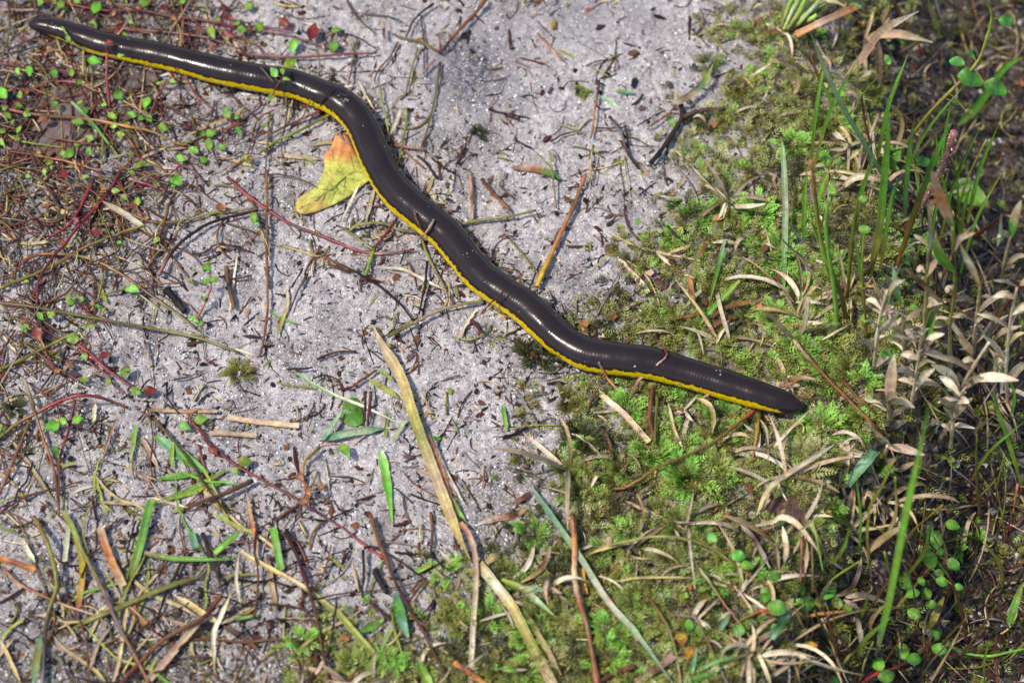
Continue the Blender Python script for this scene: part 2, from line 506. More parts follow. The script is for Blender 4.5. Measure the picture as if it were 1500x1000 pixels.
def build_caecilian():
    sp = np.array(SPINE, float)
    rad = sp[:, 2] * PX * 1.06
    gl = W(sp[:, 0], sp[:, 1], 0)
    big = np.maximum(rad, 0.004)
    lift = np.interp(sp[:, 0], [0, 150, 700, 850, 950, 1120, 1180], [1.0, 0.1, -0.4, 0.3, 2.2, 3.2, 3.8]) * MM
    hz = np.convolve(np.pad(gl[:, 2], 2, mode='edge'), np.ones(5) / 5, mode='valid') + np.maximum(big * 0.93, np.interp(sp[:, 0], [0, 1180], [0.0028, 0.0030])) + lift
    d = ray(sp[:, 0], sp[:, 1])
    t = (hz - CAM[2]) / d[:, 2]
    P = CAM + d * t[:, None]
    Q = smooth_path(P, 24)
    R = smooth_path(np.stack([rad, rad * 0, rad * 0], 1), 24)[:, 0]
    s = np.concatenate([[0], np.cumsum(np.linalg.norm(np.diff(Q, axis=0), axis=1))])
    n = 1700; na = 80
    sa = np.linspace(0, s[-1], n)
    # closer rings at the two rounded ends
    e = np.linspace(0, 1, 40) ** 2 * 0.004
    sa = np.unique(np.concatenate([e, sa[(sa > 0.004) & (sa < s[-1] - 0.004)], s[-1] - e]))
    n = len(sa)
    Pc = np.stack([np.interp(sa, s, Q[:, k]) for k in range(3)], 1)
    for k in range(3):
        ker = np.hanning(31); ker /= ker.sum()
        Pc[:, k] = np.convolve(np.pad(Pc[:, k], 15, mode='reflect', reflect_type='odd'), ker, mode='valid')
    Rc = np.interp(sa, s, R)
    ph = (sa + 0.0012 * np.sin(sa * 95) + 0.0006 * np.sin(sa * 310)) / 0.00104
    groove = np.abs(np.sin(np.pi * ph)) ** 0.7 - 1
    endf = np.minimum(sstep(0.006, 0.014, sa), sstep(0.003, 0.01, s[-1] - sa))
    T = tangents(Pc)
    Z = np.array([0, 0, 1.0])
    S = unit(np.cross(T, Z)); U = np.cross(S, T)
    th = np.linspace(0, 2 * math.pi, na, endpoint=False)
    wob = 1 + 0.012 * np.sin(sa * 260) + 0.008 * np.sin(sa * 610 + 1)
    rr = Rc * wob * (1 + 0.0042 * (0.35 + 1.0 * vnoise(sa * 170, sa * 0, 3)) * groove * endf)
    V = Pc[:, None, :] + rr[:, None, None] * (1.0 * np.cos(th)[None, :, None] * S[:, None, :] + 0.95 * np.sin(th)[None, :, None] * U[:, None, :])
    el = np.where(np.cos(th) >= 0, np.degrees(np.arcsin(np.sin(th))), np.degrees(np.arcsin(np.sin(th))))
    i = np.arange(n * na).reshape(n, na); j = np.roll(i, -1, 1)
    q = np.stack([i[:-1], j[:-1], j[1:], i[1:]], -1).reshape(-1, 4)
    F = q.tolist() + [tuple(i[0][::-1]), tuple(i[-1])]
    me = D.meshes.new('caecilian')
    org = Pc[n // 2].copy(); org[2] = V[..., 2].min()
    me.from_pydata((V.reshape(-1, 3) - org).tolist(), [], F)
    me.polygons.foreach_set('use_smooth', [True] * len(me.polygons))
    fa = me.attributes.new('flank', 'FLOAT', 'POINT'); fa.data.foreach_set('value', np.tile(el, n).astype(np.float32))
    fb = me.attributes.new('along', 'FLOAT', 'POINT'); fb.data.foreach_set('value', np.repeat(sa / s[-1], na).astype(np.float32))
    fc = me.attributes.new('ring', 'FLOAT', 'POINT'); fc.data.foreach_set('value', np.repeat(ph, na).astype(np.float32))
    m, nt, bs = new_mat('moist_skin'); L = nt.links.new
    def A(nm):
        x = N(nt, 'ShaderNodeAttribute', attribute_name=nm); return x.outputs['Fac']
    def mth(op, a_, b_=0.0, cl=False):
        k = N(nt, 'ShaderNodeMath', operation=op); k.use_clamp = cl
        for s_, i_ in ((a_, 0), (b_, 1)):
            if hasattr(s_, 'node'): L(s_, k.inputs[i_])
            else: k.inputs[i_].default_value = s_
        return k.outputs[0]
    tc = N(nt, 'ShaderNodeTexCoord')
    n1 = N(nt, 'ShaderNodeTexNoise'); n1.inputs['Scale'].default_value = 600; n1.inputs['Detail'].default_value = 3; L(tc.outputs['Object'], n1.inputs['Vector'])
    n2 = N(nt, 'ShaderNodeTexNoise'); n2.inputs['Scale'].default_value = 90; n2.inputs['Detail'].default_value = 3; L(tc.outputs['Object'], n2.inputs['Vector'])
    # stripe: centre and half width in degrees round the flank, with a ragged edge
    n4 = N(nt, 'ShaderNodeTexNoise'); n4.inputs['Scale'].default_value = 45; n4.inputs['Detail'].default_value = 1; L(tc.outputs['Object'], n4.inputs['Vector'])
    rag = mth('ADD', mth('MULTIPLY', mth('SUBTRACT', n1.outputs[0], 0.5), 30.0), mth('MULTIPLY', mth('SUBTRACT', n2.outputs[0], 0.5), 20.0))
    dev = mth('ABSOLUTE', mth('SUBTRACT', mth('ADD', A('flank'), rag), STRIPE_C))
    wid = N(nt, 'ShaderNodeFloatCurve')
    cv = wid.mapping.curves[0]
    pts = [(0, 0.0), (0.02, 0.0), (0.035, 0.45), (0.10, 0.72), (0.2, 0.9), (0.32, 1.0), (0.6, 0.92), (0.8, 0.86), (0.955, 0.95), (0.978, 0.6), (0.985, 0.0), (1, 0)]
    while len(cv.points) < len(pts): cv.points.new(0.5, 0.5)
    for p_, (a_, b_) in zip(cv.points, pts): p_.location = (a_, b_); p_.handle_type = 'VECTOR'
    wid.mapping.update()
    L(A('along'), wid.inputs['Value'])
    edge = mth('SUBTRACT', mth('MULTIPLY', wid.outputs[0], mth('MULTIPLY', mth('ADD', n4.outputs[0], 0.45), STRIPE_W)), dev)
    msk = mth('MULTIPLY', edge, 0.2, True)
    cr = N(nt, 'ShaderNodeValToRGB'); L(n2.outputs[0], cr.inputs[0])
    cr.color_ramp.elements[0].color = (0.0142, 0.0096, 0.0102, 1); cr.color_ramp.elements[1].color = (0.023, 0.0155, 0.0162, 1)
    yr = N(nt, 'ShaderNodeValToRGB'); L(n1.outputs[0], yr.inputs[0])
    yr.color_ramp.elements[0].position = 0.3; yr.color_ramp.elements[0].color = tuple(lin((186, 146, 4), 0.85)) + (1,)
    yr.color_ramp.elements[1].position = 0.7; yr.color_ramp.elements[1].color = tuple(lin((222, 196, 12), 0.88)) + (1,)
    mx = N(nt, 'ShaderNodeMix', data_type='RGBA'); L(msk, mx.inputs[0]); L(cr.outputs[0], mx.inputs[6]); L(yr.outputs[0], mx.inputs[7])
    L(mx.outputs[2], bs.inputs['Base Color'])
    rg = N(nt, 'ShaderNodeMapRange'); L(n2.outputs[0], rg.inputs[0]); rg.inputs[1].default_value = 0.3; rg.inputs[2].default_value = 0.7
    rg.inputs[3].default_value = 0.12; rg.inputs[4].default_value = 0.28
    L(rg.outputs[0], bs.inputs['Roughness'])
    bs.inputs['Specular IOR Level'].default_value = 0.24
    n3 = N(nt, 'ShaderNodeTexNoise'); n3.inputs['Scale'].default_value = 230; n3.inputs['Detail'].default_value = 2; L(tc.outputs['Object'], n3.inputs['Vector'])
    bp = N(nt, 'ShaderNodeBump'); bp.inputs['Strength'].default_value = 0.2; bp.inputs['Distance'].default_value = 0.0007
    L(mth('ADD', n3.outputs[0], mth('MULTIPLY', n1.outputs[0], 0.25)), bp.inputs['Height']); L(bp.outputs[0], bs.inputs['Normal'])
    me.materials.append(m)
    o = D.objects.new('caecilian', me); col.objects.link(o); o.location = org
    tag(o, 'glossy purplish black legless amphibian with a yellow side stripe, stretched in curves across the sand', 'amphibian')
    return o
STRIPE_C, STRIPE_W = 2.0, 18.5
build_caecilian()

# ------------------------------------------------------------------ stems, twigs and blades traced on the ground
def path(pts, h0=1.2, per=6, wander=0.25):
    """points (u, v) or (u, v, height mm) in photo pixels -> smooth path lying on or above the ground"""
    p = np.array([(q[0], q[1], q[2] if len(q) > 2 else h0) for q in pts], float)
    if len(p) == 2:
        m = (p[0] + p[1]) / 2; L = np.hypot(*(p[1] - p[0])[:2])
        nrm = np.array([-(p[1] - p[0])[1], (p[1] - p[0])[0]]) / (L + 1e-6)
        m[:2] += nrm * L * 0.03 * (rng.random() * 2 - 1)
        p = np.array([p[0], m, p[1]])
    q = smooth_path(p, per)
    P = W(q[:, 0], q[:, 1], 0)
    # a stem does not follow every crumb: smooth the ground height under it, then lift
    z = P[:, 2].copy()
    k = np.array([1, 2, 3, 2, 1]) / 9.0
    if len(z) >= 5: z = np.maximum(np.convolve(np.pad(z, 2, mode='edge'), k, mode='valid'), z - 0.0004)
    d = ray(q[:, 0], q[:, 1])
    hh = np.maximum(q[:, 2], 0.1) * MM
    t = (z + hh - CAM[2]) / d[:, 2]
    R = CAM + d * t[:, None]
    if wander:
        R = R + (rng.random(R.shape) - 0.5) * wander * MM
    return R

STEMS = []          # (root object or None, points in photo px, mesh object)

def stem(label, cols, w, pts, name='creeping_stem', cat='plant stem', leafy=False, h=None, taper=0.35, group=None, nodes=2):
    if h is None: h = 0.8 + w * 0.14 + 1.4 * rng.random()
    P = path(pts, h)
    n = len(P)
    r = w * PX * 0.5 * 0.8 * np.linspace(1.05, 1.05 - taper, n)
    g = G()
    mat = M_WOOD if name in ('twig', 'stick', 'charred_stick') else M_STEM
    tube(g, P, r, cols, nodes=nodes)
    if leafy:
        root = empty(name, (P[0][0], P[0][1], P[0][2] - h * MM), label, cat, group)
        o = g.build('stem', mat, root)
    else:
        root = g.build(name, mat); tag(root, label, cat, group)
    STEMS.append(dict(root=root, leafy=leafy, px=np.array([(q[0], q[1]) for q in pts], float), P=P, label=label, n=0))
    return root

def twig(label, cols, w, pts, **k):
    k.setdefault('name', 'twig'); k.setdefault('cat', 'twig')
    return stem(label, cols, w, pts, **k)

def blade(label, cols, w, pts, name='grass_shoot', cat='grass', h=None, prof='blade', fold=0.25, twist=0.0, mat=None, group=None, face=None):
    if h is None: h = 1.0 + 1.5 * rng.random()
    P = path(pts, h, per=7, wander=0.12)
    g = G()
    ribbon(g, P, w * PX * 0.8, cols, face=face, fold=fold, prof=prof, twist=twist)
    o = g.build(name, mat or M_LEAF)
    return tag(o, label, cat, group)

def dry(label, cols, w, pts, name='dry_straw', cat='dry grass', **k):
    k.setdefault('mat', M_DRY); k.setdefault('prof', 'both')
    return blade(label, cols, w, pts, name=name, cat=cat, **k)

S, T, B, DRY = stem, twig, blade, dry

# ---- upper left mat, left of and around the caecilian
S('red runner stem along the top edge, passing two red leaves', ['red', 'dred', 'red', 'pink', 'dred'], 5.5, [(95, 5), (150, 15), (205, 16), (250, 24), (300, 30), (350, 40), (386, 46), (415, 49), (445, 59), (485, 73)], leafy=True)
S('thin red stem lying just above the caecilian\'s narrow end', ['red', 'pink', 'red'], 5, [(167, 46), (217, 45), (300, 55), (352, 72)], leafy=True)
S('straight pinkish stem with a cut end above the caecilian\'s first bend', ['dred', 'pink', 'red', 'pink'], 6, [(345, 76), (375, 81), (437, 84), (500, 80), (552, 78)])
S('short faded pink stem in the top corner', ['pink', 'ptan'], 5, [(0, 15), (50, 14)])
S('upright red stem against the yellow stripe near the narrow end', ['dred', 'red', 'lred'], 6, [(153, 200, 1), (160, 160, 3), (156, 112, 7), (157, 78, 10)], leafy=True)
S('slanting rust red stem leaving the yellow stripe', ['rust', 'red'], 5, [(220, 170), (232, 140, 3), (256, 106, 5)], leafy=True)
S('red stem sloping down right from the yellow stripe', ['red', 'rust'], 5, [(270, 108, 4), (288, 140), (313, 162)])
S('pink stem over the purple dead leaf', ['red', 'pink', 'rust'], 4.5, [(85, 119, 4), (112, 121, 4), (150, 137, 3)], leafy=True)
S('long orange-brown runner crossing the mat below the dead leaf', ['rust', 'brown', 'orange', 'olive', 'rust', 'brown'], 6, [(8, 160), (62, 169, 4), (125, 174, 4), (185, 185), (225, 194), (267, 212), (300, 198), (362, 179)], leafy=True)
S('orange-brown runner below the purple dead leaf', ['dred', 'rust', 'orange', 'brown'], 5, [(12, 222), (50, 227), (112, 240), (150, 252)], leafy=True)
S('dull dark red stem at the left picture edge', ['dred', 'dred'], 5, [(0, 237), (62, 239)])
B('narrow green blade with a pale tip leaning over the dead leaf', ['pale', 'green', 'green', 'bgreen'], 7, [(104, 149, 6), (122, 167, 5), (140, 187, 4), (173, 228, 2)])
DRY('twisted pale dry blade beside the narrow end of the caecilian', ['rust', 'white', 'tan', 'white'], 11, [(60, 60), (80, 80), (95, 92), (125, 103), (157, 111)], twist=0.8)
DRY('short pale curl of dry blade above the dead leaf', ['tan', 'white'], 6, [(90, 110), (110, 112), (126, 123)])
S('olive sprig draped over the caecilian\'s narrow end', ['ygreen', 'olive', 'olive', 'brown'], 3.5, [(91, 40, 9), (105, 60, 10), (125, 74, 10), (155, 82, 9), (185, 83, 10)], leafy=True)
S('dark red stem hooked under two red leaves at the top', ['dred', 'rust', 'brown'], 4, [(262, 0), (268, 20), (268, 55), (270, 66)], leafy=True)
T('grey straw crossing the top runner at a slant', ['grey', 'tan', 'olive'], 4.5, [(278, 3), (262, 28), (250, 45), (246, 60)])
S('reddish stalk at the top beside the white sand', ['dred', 'red', 'dred'], 4, [(345, 0), (335, 12), (320, 28), (310, 45)], leafy=True)
S('thin olive stem dropping over the runner at the top', ['ygreen', 'olive'], 3, [(184, 0), (190, 20), (196, 38)])
S('red stub standing below the runner at the top', ['red', 'rust'], 4, [(268, 30), (267, 64)])
S('dark olive stalk at the upper left edge', ['dbrown', 'olive', 'brown'], 5, [(12, 2), (14, 40), (6, 75), (2, 90)], leafy=True)
T('black thin twig by the narrow end', ['black', 'grey'], 4, [(20, 78), (55, 68), (88, 60)])
S('olive stem among the leaves under the dead leaf', ['olive', 'ygreen', 'olive'], 4, [(0, 190), (25, 205), (60, 212), (95, 217)], leafy=True)
S('rust stem threaded through the lower mat', ['rust', 'dred', 'rust'], 5, [(185, 200), (200, 222), (205, 245), (230, 262)], leafy=True)
DRY('pair of pale straws in the mat, upper one', ['straw', 'tan', 'straw'], 5, [(195, 237), (220, 226), (245, 215)])
DRY('straw running up to the red leaf in the mat', ['tan', 'straw', 'tan'], 5, [(262, 205), (300, 186), (335, 172), (362, 154)])
S('purple-red stem at the mat\'s right border', ['dred', 'purple', 'dred'], 5, [(330, 195), (350, 178), (375, 162), (385, 150)], leafy=True)
S('dark red stem running down the mat to the sand', ['dred', 'dred', 'purple'], 5, [(245, 232), (262, 240), (285, 252), (300, 270)], leafy=True)
S('olive twig standing in the mat beside green leaves', ['olive', 'brown'], 4, [(282, 170), (286, 200), (290, 225)], leafy=True)
DRY('tan strip lying across dark mat bottom', ['tan', 'straw'], 6, [(320, 228), (345, 236), (378, 246)])
S('red-brown stalk rising between the dead leaf and the stripe', ['rust', 'tan', 'rust'], 4, [(203, 178), (207, 150), (210, 118), (212, 98)], leafy=True)
# ---- around the first bend
S('forked sprig with small leaves lying on the caecilian\'s first bend', ['olive', 'red', 'dred'], 3, [(395, 150, 5), (401, 136, 8), (408, 122, 12), (418, 108, 13.5)], leafy=True)
T('black needle twig across the caecilian before its first bend', ['black', 'grey', 'black'], 3.5, [(379, 95, 13), (392, 110, 13.5), (403, 124, 12)])
T('short black twig standing across the yellow stripe at the first bend', ['black', 'dbrown'], 4, [(485, 127, 14), (478, 140, 12), (469, 155, 8)])
T('olive brown twig leaning on the yellow stripe', ['orange', 'olive', 'brown'], 3.5, [(455, 146, 9), (446, 166, 5), (435, 188, 2)])
S('olive stem running out from under the caecilian\'s bend', ['lolive', 'olive', 'ygreen', 'olive'], 6, [(487, 166, 2), (462, 179), (437, 192), (405, 207), (378, 226)], leafy=True)
S('crimson stem beside the olive one below the bend', ['red', 'pink', 'dred'], 5.5, [(470, 162, 3), (450, 171), (435, 177), (397, 196)])
T('grey twig running down through the mat by the first bend', ['grey', 'dbrown', 'grey'], 4, [(418, 133, 3), (420, 170, 4), (413, 205), (414, 240)])
DRY('tan grass strip below the olive stem', ['ptan', 'tan', 'grey'], 8, [(402, 227), (430, 229), (475, 234)])
T('thin dark arc twig left of the yellow-orange leaf', ['dbrown', 'brown'], 3.5, [(380, 256), (410, 256), (440, 262), (462, 273, 4)])
S('vertical olive twig at the mat border', ['olive', 'brown', 'dbrown'], 4, [(395, 165), (393, 200), (390, 240), (388, 262)], leafy=True)
# ---- top centre
T('brown forked branch from the top edge, thick arm', ['brown', 'rust', 'rust', 'dbrown'], 8, [(712, -2), (697, 18), (680, 36), (660, 58), (645, 78)])
T('thin left arm of the forked branch at the top', ['dred', 'olive', 'olive', 'dbrown'], 5, [(645, 78), (620, 63), (592, 56), (575, 50)])
T('tiny red spur at the fork of the top branch', ['red', 'pink'], 4, [(645, 77), (643, 52, 5)])
T('black curved twig above the forked branch', ['black', 'black'], 4.5, [(636, 5), (618, 18), (605, 32), (595, 55)])
T('straight thin black twig crossing the forked branch', ['black', 'dbrown', 'black'], 3.5, [(616, 22), (621, 62), (621, 111)])
T('dark red twig curling down from the top edge', ['dred', 'brown', 'dbrown'], 4, [(508, 0), (520, 22), (533, 36), (548, 47)])
S('long olive stem hanging straight below the fork', ['dbrown', 'olive', 'olive', 'rust'], 5, [(645, 92), (641, 120), (637, 145), (627, 187), (614, 222)])
S('short olive and rust stem left of the straight black twig', ['olive', 'olive', 'rust'], 4.5, [(612, 70), (605, 95), (600, 112), (595, 138)])
S('olive-brown twig ending at the top of the caecilian\'s bend', ['olive', 'brown', 'rust'], 4.5, [(523, 57), (517, 92), (510, 125, 3)])
S('faint pink stem on the sand under the fork', ['pink', 'ptan'], 4.5, [(636, 87), (622, 103), (611, 112)])
DRY('white strip of dry blade right of the bend', ['white', 'white'], 7, [(586, 160), (580, 178), (571, 198)])
DRY('pale straw touching the bend from the right', ['white', 'straw', 'white'], 3.5, [(525, 118), (536, 140), (549, 162)])
S('olive green stem along the right side of the second stretch', ['ygreen', 'olive', 'ygreen'], 5, [(595, 160), (594, 185), (587, 225), (581, 243)])
S('thin olive stem parallel to the bend', ['olive', 'ygreen'], 4, [(556, 125), (560, 150), (567, 180), (571, 208)])
T('pinkish brown twig pointing to the olive stem foot', ['rust', 'ptan', 'brown'], 6, [(575, 213), (600, 216), (624, 220)])
T('dark bent twig right of the second stretch', ['dbrown', 'black'], 5, [(611, 228), (625, 240), (640, 262)])
T('grey thin root lying across upper sand', ['grey', 'dbrown', 'grey'], 3, [(530, 20), (555, 23), (580, 28), (600, 40)], nodes=0)
T('wire-thin dark root near black curved twig', ['dbrown', 'black'], 2.5, [(500, 48), (525, 55), (545, 68), (556, 70)], nodes=0)
T('dark red stub among debris above the bend', ['dred', 'purple'], 6, [(562, 43), (563, 57)])
T('dark forked root lying between bend and fork', ['dbrown', 'brown', 'black'], 4, [(583, 62), (572, 82), (555, 102), (548, 120)])
# ---- white sand, top right
T('brown twig with a dark joint on the upper sand', ['brown', 'orange', 'brown'], 4.5, [(789, 51), (808, 72), (827, 91)])
T('upright brown twig between green blades on the sand', ['dbrown', 'brown', 'orange', 'brown'], 5, [(878, 118), (872, 160), (866, 202)])
B('small green blade left of the black chip', ['teal', 'green', 'pale'], 7, [(928, 136), (912, 134), (896, 131)])
B('pale green blade crossing the upright brown twig', ['teal', 'pale'], 8, [(878, 141), (893, 148), (909, 160)], prof='leaf')
B('green and tan dry-tipped blade over the dark Y twig', ['pale', 'ygreen', 'teal', 'tan', 'tan', 'ptan'], 13, [(1044, 95, 5), (1034, 115, 5), (1026, 126, 5), (1013, 137, 5), (995, 148, 7), (976, 146, 6)], prof='both', twist=0.5)
yroot = T('thick dark Y-shaped twig, long arm on the sand', ['black', 'dbrown', 'dbrown', 'black'], 9.5, [(954, 238), (975, 212), (991, 187), (999, 170), (997, 152)], taper=0.1)
T('purplish curved arm of the Y-shaped twig reaching into moss', ['dbrown', 'purple', 'dbrown'], 8.5, [(1001, 172), (1013, 166), (1030, 161), (1062, 160)], taper=0.2)
T('dark double twig left of the Y twig', ['black', 'grey', 'dbrown', 'black'], 6, [(893, 171), (909, 195), (920, 225), (936, 248)])
T('short dark fork of the double twig', ['dbrown', 'black'], 4.5, [(915, 184), (919, 200), (921, 212)])
T('light brown twig with a red-brown bud', ['dbrown', 'brown', 'olive'], 4, [(807, 207), (825, 197), (852, 190)])
T('short brown twig pointing at the Y twig foot', ['brown', 'rust'], 4, [(951, 185), (988, 161)])
T('horizontal dark twig on sand under the double twig', ['dbrown', 'brown', 'dbrown'], 4, [(873, 187), (895, 188), (922, 186)])
T('thin straw-coloured twig under the double twig', ['olive', 'brown'], 3, [(910, 195), (935, 205), (956, 217)])
T('pencil-thin dark twig by the sand hollow', ['black', 'dbrown'], 3.5, [(715, 160), (728, 164), (745, 167), (775, 173)])
B('orange leaf tip turning green on open sand', ['orange', 'ptan', 'orange', 'green', 'green'], 15, [(749, 246), (765, 246), (785, 247), (805, 254), (821, 262)], prof='leaf', name='fallen_leaf', cat='leaf')
S('slim olive stem leaning on the half-green leaf tip', ['ygreen', 'olive', 'brown'], 4, [(805, 222, 3), (810, 260, 4), (815, 305, 1)])
S('mustard straw with a dark joint standing on the caecilian\'s right side', ['orange', 'rust', 'brown', 'orange', 'yellow', 'yellow'], 7.5, [(857, 256, 4), (850, 276), (842, 300), (830, 323), (812, 362), (798, 393), (786, 420)], name='straw_stalk', cat='straw', taper=-0.25)
S('olive twig emerging right of the caecilian\'s middle', ['olive', 'lolive', 'olive'], 6, [(677, 328, 2), (715, 321), (750, 316), (785, 308)])
S('thin crimson stem on sand right of the middle stretch', ['red', 'dred'], 4, [(731, 346), (760, 346)])
T('pinkish upright twig on sand right of middle', ['ptan', 'rust', 'ptan'], 7, [(689, 256), (691, 290), (692, 321)])
T('rust-coloured broken twig pointing at the sand', ['dbrown', 'rust', 'rust'], 7, [(706, 262), (720, 282), (735, 296), (746, 308)])
T('tan arched twig among dark specks right of middle', ['tan', 'grey', 'brown'], 4.5, [(740, 252), (733, 272), (752, 290)])
T('dark thin twig above pink upright twig', ['dbrown', 'black'], 4, [(633, 232), (650, 246), (668, 254)])
# ---- moss border right of the caecilian
DRY('long pale olive straw from sand into moss', ['straw', 'lolive', 'tan', 'straw'], 5, [(890, 340), (930, 360), (975, 372), (1042, 385)])
DRY('pinkish white strip beneath the olive straw', ['white', 'ptan', 'white'], 10, [(904, 376), (925, 400), (952, 427)])
DRY('short pale straw touching the round brown leaf', ['straw', 'straw'], 4, [(869, 393), (892, 374)])
B('upright green stalk in the moss, pale blunt top', ['pale', 'green', 'ygreen'], 8, [(1062, 350, 6), (1052, 390, 5), (1037, 452, 2)], name='grass_stalk')
B('slanting green stalk crossing the upright one', ['ygreen', 'green', 'green'], 9, [(1083, 411, 7), (1047, 448, 5), (1024, 476, 3)], name='grass_stalk')
B('pale green stalk running down into moss', ['pale', 'ygreen'], 7, [(1027, 424, 4), (1000, 453, 3)], name='grass_stalk')
DRY('brown sheath arching under the green stalks', ['brown', 'rust', 'brown'], 9, [(1078, 462, 4), (1055, 470, 5), (1030, 488, 3)])
DRY('brown sheath running right from the stalk cross', ['rust', 'brown', 'orange'], 8, [(1038, 466, 3), (1065, 450, 5), (1106, 441, 4)])
DRY('upright orange-brown sheath in moss', ['orange', 'brown'], 10, [(1009, 402, 5), (1016, 452, 3)])
T('brown short stick left of the orange sheath', ['rust', 'brown'], 8, [(992, 466), (1028, 459)])
DRY('straight white straw in the upper moss', ['white', 'white'], 5, [(1062, 297, 5), (1053, 320, 3)])
DRY('pale bent blade by the moss edge', ['tan', 'straw', 'tan'], 6, [(975, 372, 3), (1000, 363, 4), (1012, 358, 3)])
T('dark twig pointing down into olive moss', ['dbrown', 'black'], 5, [(977, 330), (990, 345), (1006, 358)])
B('broad pale green blade standing upright by the mossy bank', ['green', 'pale', 'pale', 'ygreen'], 11, [(1147, 428, 2), (1150, 350, 6), (1150, 290, 9), (1147, 225, 13), (1144, 200, 15)], face=np.array([0, -0.7, 0.7]))
# ---- lower left network
S('thick crimson stem arching down left of the sand', ['dred', 'red', 'red', 'dred', 'red'], 7, [(176, 252), (155, 287, 3), (120, 325, 4), (95, 357, 4), (75, 380, 4), (57, 410), (54, 444)], leafy=True)
S('crimson stem parallel to the thick one, outer side', ['dred', 'red', 'red', 'rust'], 7, [(137, 262), (120, 300, 3), (100, 330), (67, 351)])
S('long runner turning from red through olive to brown', ['red', 'rust', 'olive', 'lolive', 'rust', 'olive', 'olive'], 6, [(26, 389), (50, 375, 3), (80, 372, 4), (115, 375, 3), (140, 382), (175, 400), (225, 435), (267, 465), (287, 482)], leafy=True)
T('black stem hanging between the crimson stems', ['black', 'dbrown', 'black'], 5, [(145, 307), (127, 337), (118, 360), (115, 387)])
S('olive runner rising from the left edge toward the white strip', ['olive', 'olive', 'rust', 'olive', 'lolive'], 7, [(-3, 423), (50, 402), (95, 380, 3), (125, 362), (175, 342), (212, 330)])
S('olive runner bending right above the black arch', ['rust', 'brown', 'olive', 'lolive', 'purple'], 6, [(155, 297, 3), (212, 322, 2), (245, 326), (275, 322), (312, 312), (350, 308), (378, 304)], leafy=True)
T('black arching twig with a pink foot', ['pink', 'dbrown', 'black', 'black', 'dbrown'], 7.5, [(232, 403), (250, 372), (275, 347), (312, 325), (378, 308)])
DRY('white twisted strip below the red stems', ['tan', 'white', 'white'], 11, [(150, 295, 4), (187, 317, 3), (227, 346, 1)], twist=0.5)
DRY('flat straw strip at the left, pale yellow', ['straw', 'tan', 'straw'], 9, [(59, 294), (82, 306), (106, 317)])
T('short thick charred stick lying on the sand', ['black', 'black', 'dbrown'], 13, [(243, 423), (257, 439), (270, 456)], name='charred_stick', cat='stick', taper=0.1)
T('thin hooked black twig on the left sand', ['dbrown', 'black'], 4, [(205, 374), (218, 388), (224, 405), (226, 431)])
T('grey-brown stick standing beside a white straw', ['brown', 'dbrown', 'brown'], 9, [(331, 390), (336, 420), (343, 452)])
DRY('white straw beside the grey-brown stick', ['white', 'white'], 4.5, [(348, 370), (341, 420), (336, 458)])
S('little upright sprig with bright leaves on bare sand', ['rust', 'rust', 'olive'], 4.5, [(287, 468, 1), (302, 440, 4), (309, 420, 6), (308, 397, 8)], leafy=True)
S('long crimson stem sweeping across below the yellow-orange leaf', ['dred', 'red', 'red', 'dred', 'red', 'pink', 'dred'], 6.5, [(333, 260), (355, 280, 2), (375, 295), (420, 325), (475, 347), (525, 367), (562, 371), (607, 365)], leafy=True)
S('olive runner from the left edge passing under red leaves', ['rust', 'olive', 'olive', 'lolive', 'olive'], 6.5, [(-3, 443), (50, 450), (117, 462), (200, 477), (250, 486), (300, 498), (352, 517)], leafy=True)
S('olive runner climbing from the left edge lower down', ['olive', 'olive', 'ygreen'], 7, [(-3, 543), (25, 530), (55, 515), (85, 500), (110, 488)], leafy=True)
T('dark straight twig left, under the olive runner', ['black', 'dbrown'], 5, [(35, 440), (55, 465), (80, 487)])
T('brown slanting twig beside the crimson stem foot', ['dred', 'brown', 'dbrown'], 5, [(60, 446), (95, 430), (125, 396)])
DRY('pale curled straw under the left crimson stems', ['white', 'straw', 'white'], 6, [(0, 340), (20, 352), (50, 357), (95, 346)])
DRY('short olive blade piece on sand, upright', ['lolive', 'ygreen'], 8, [(145, 415), (150, 430), (157, 445)])
S('red stem angling toward the orange-red leaf', ['red', 'dred', 'brown'], 5, [(28, 463), (60, 480), (90, 497), (110, 503)], leafy=True)
T('rust twig in the lower mat beside the white strip', ['rust', 'brown', 'dred'], 6, [(222, 385), (228, 360), (238, 335), (252, 290), (276, 268)])
S('brownish red stem in the mat right of white strip', ['dred', 'rust', 'brown'], 5, [(168, 260), (185, 285), (200, 310)], leafy=True)
S('pink stem crossing the mat\'s lower border', ['pink', 'red', 'dred'], 6, [(190, 262), (215, 270), (245, 280)])
T('thin dark root curling at right of black arch', ['dbrown', 'brown', 'black'], 4.5, [(280, 372), (300, 370), (318, 358), (352, 362)])
T('short twig pair on sand near the brown debris', ['brown', 'dbrown'], 4, [(320, 405), (345, 408), (365, 404)])
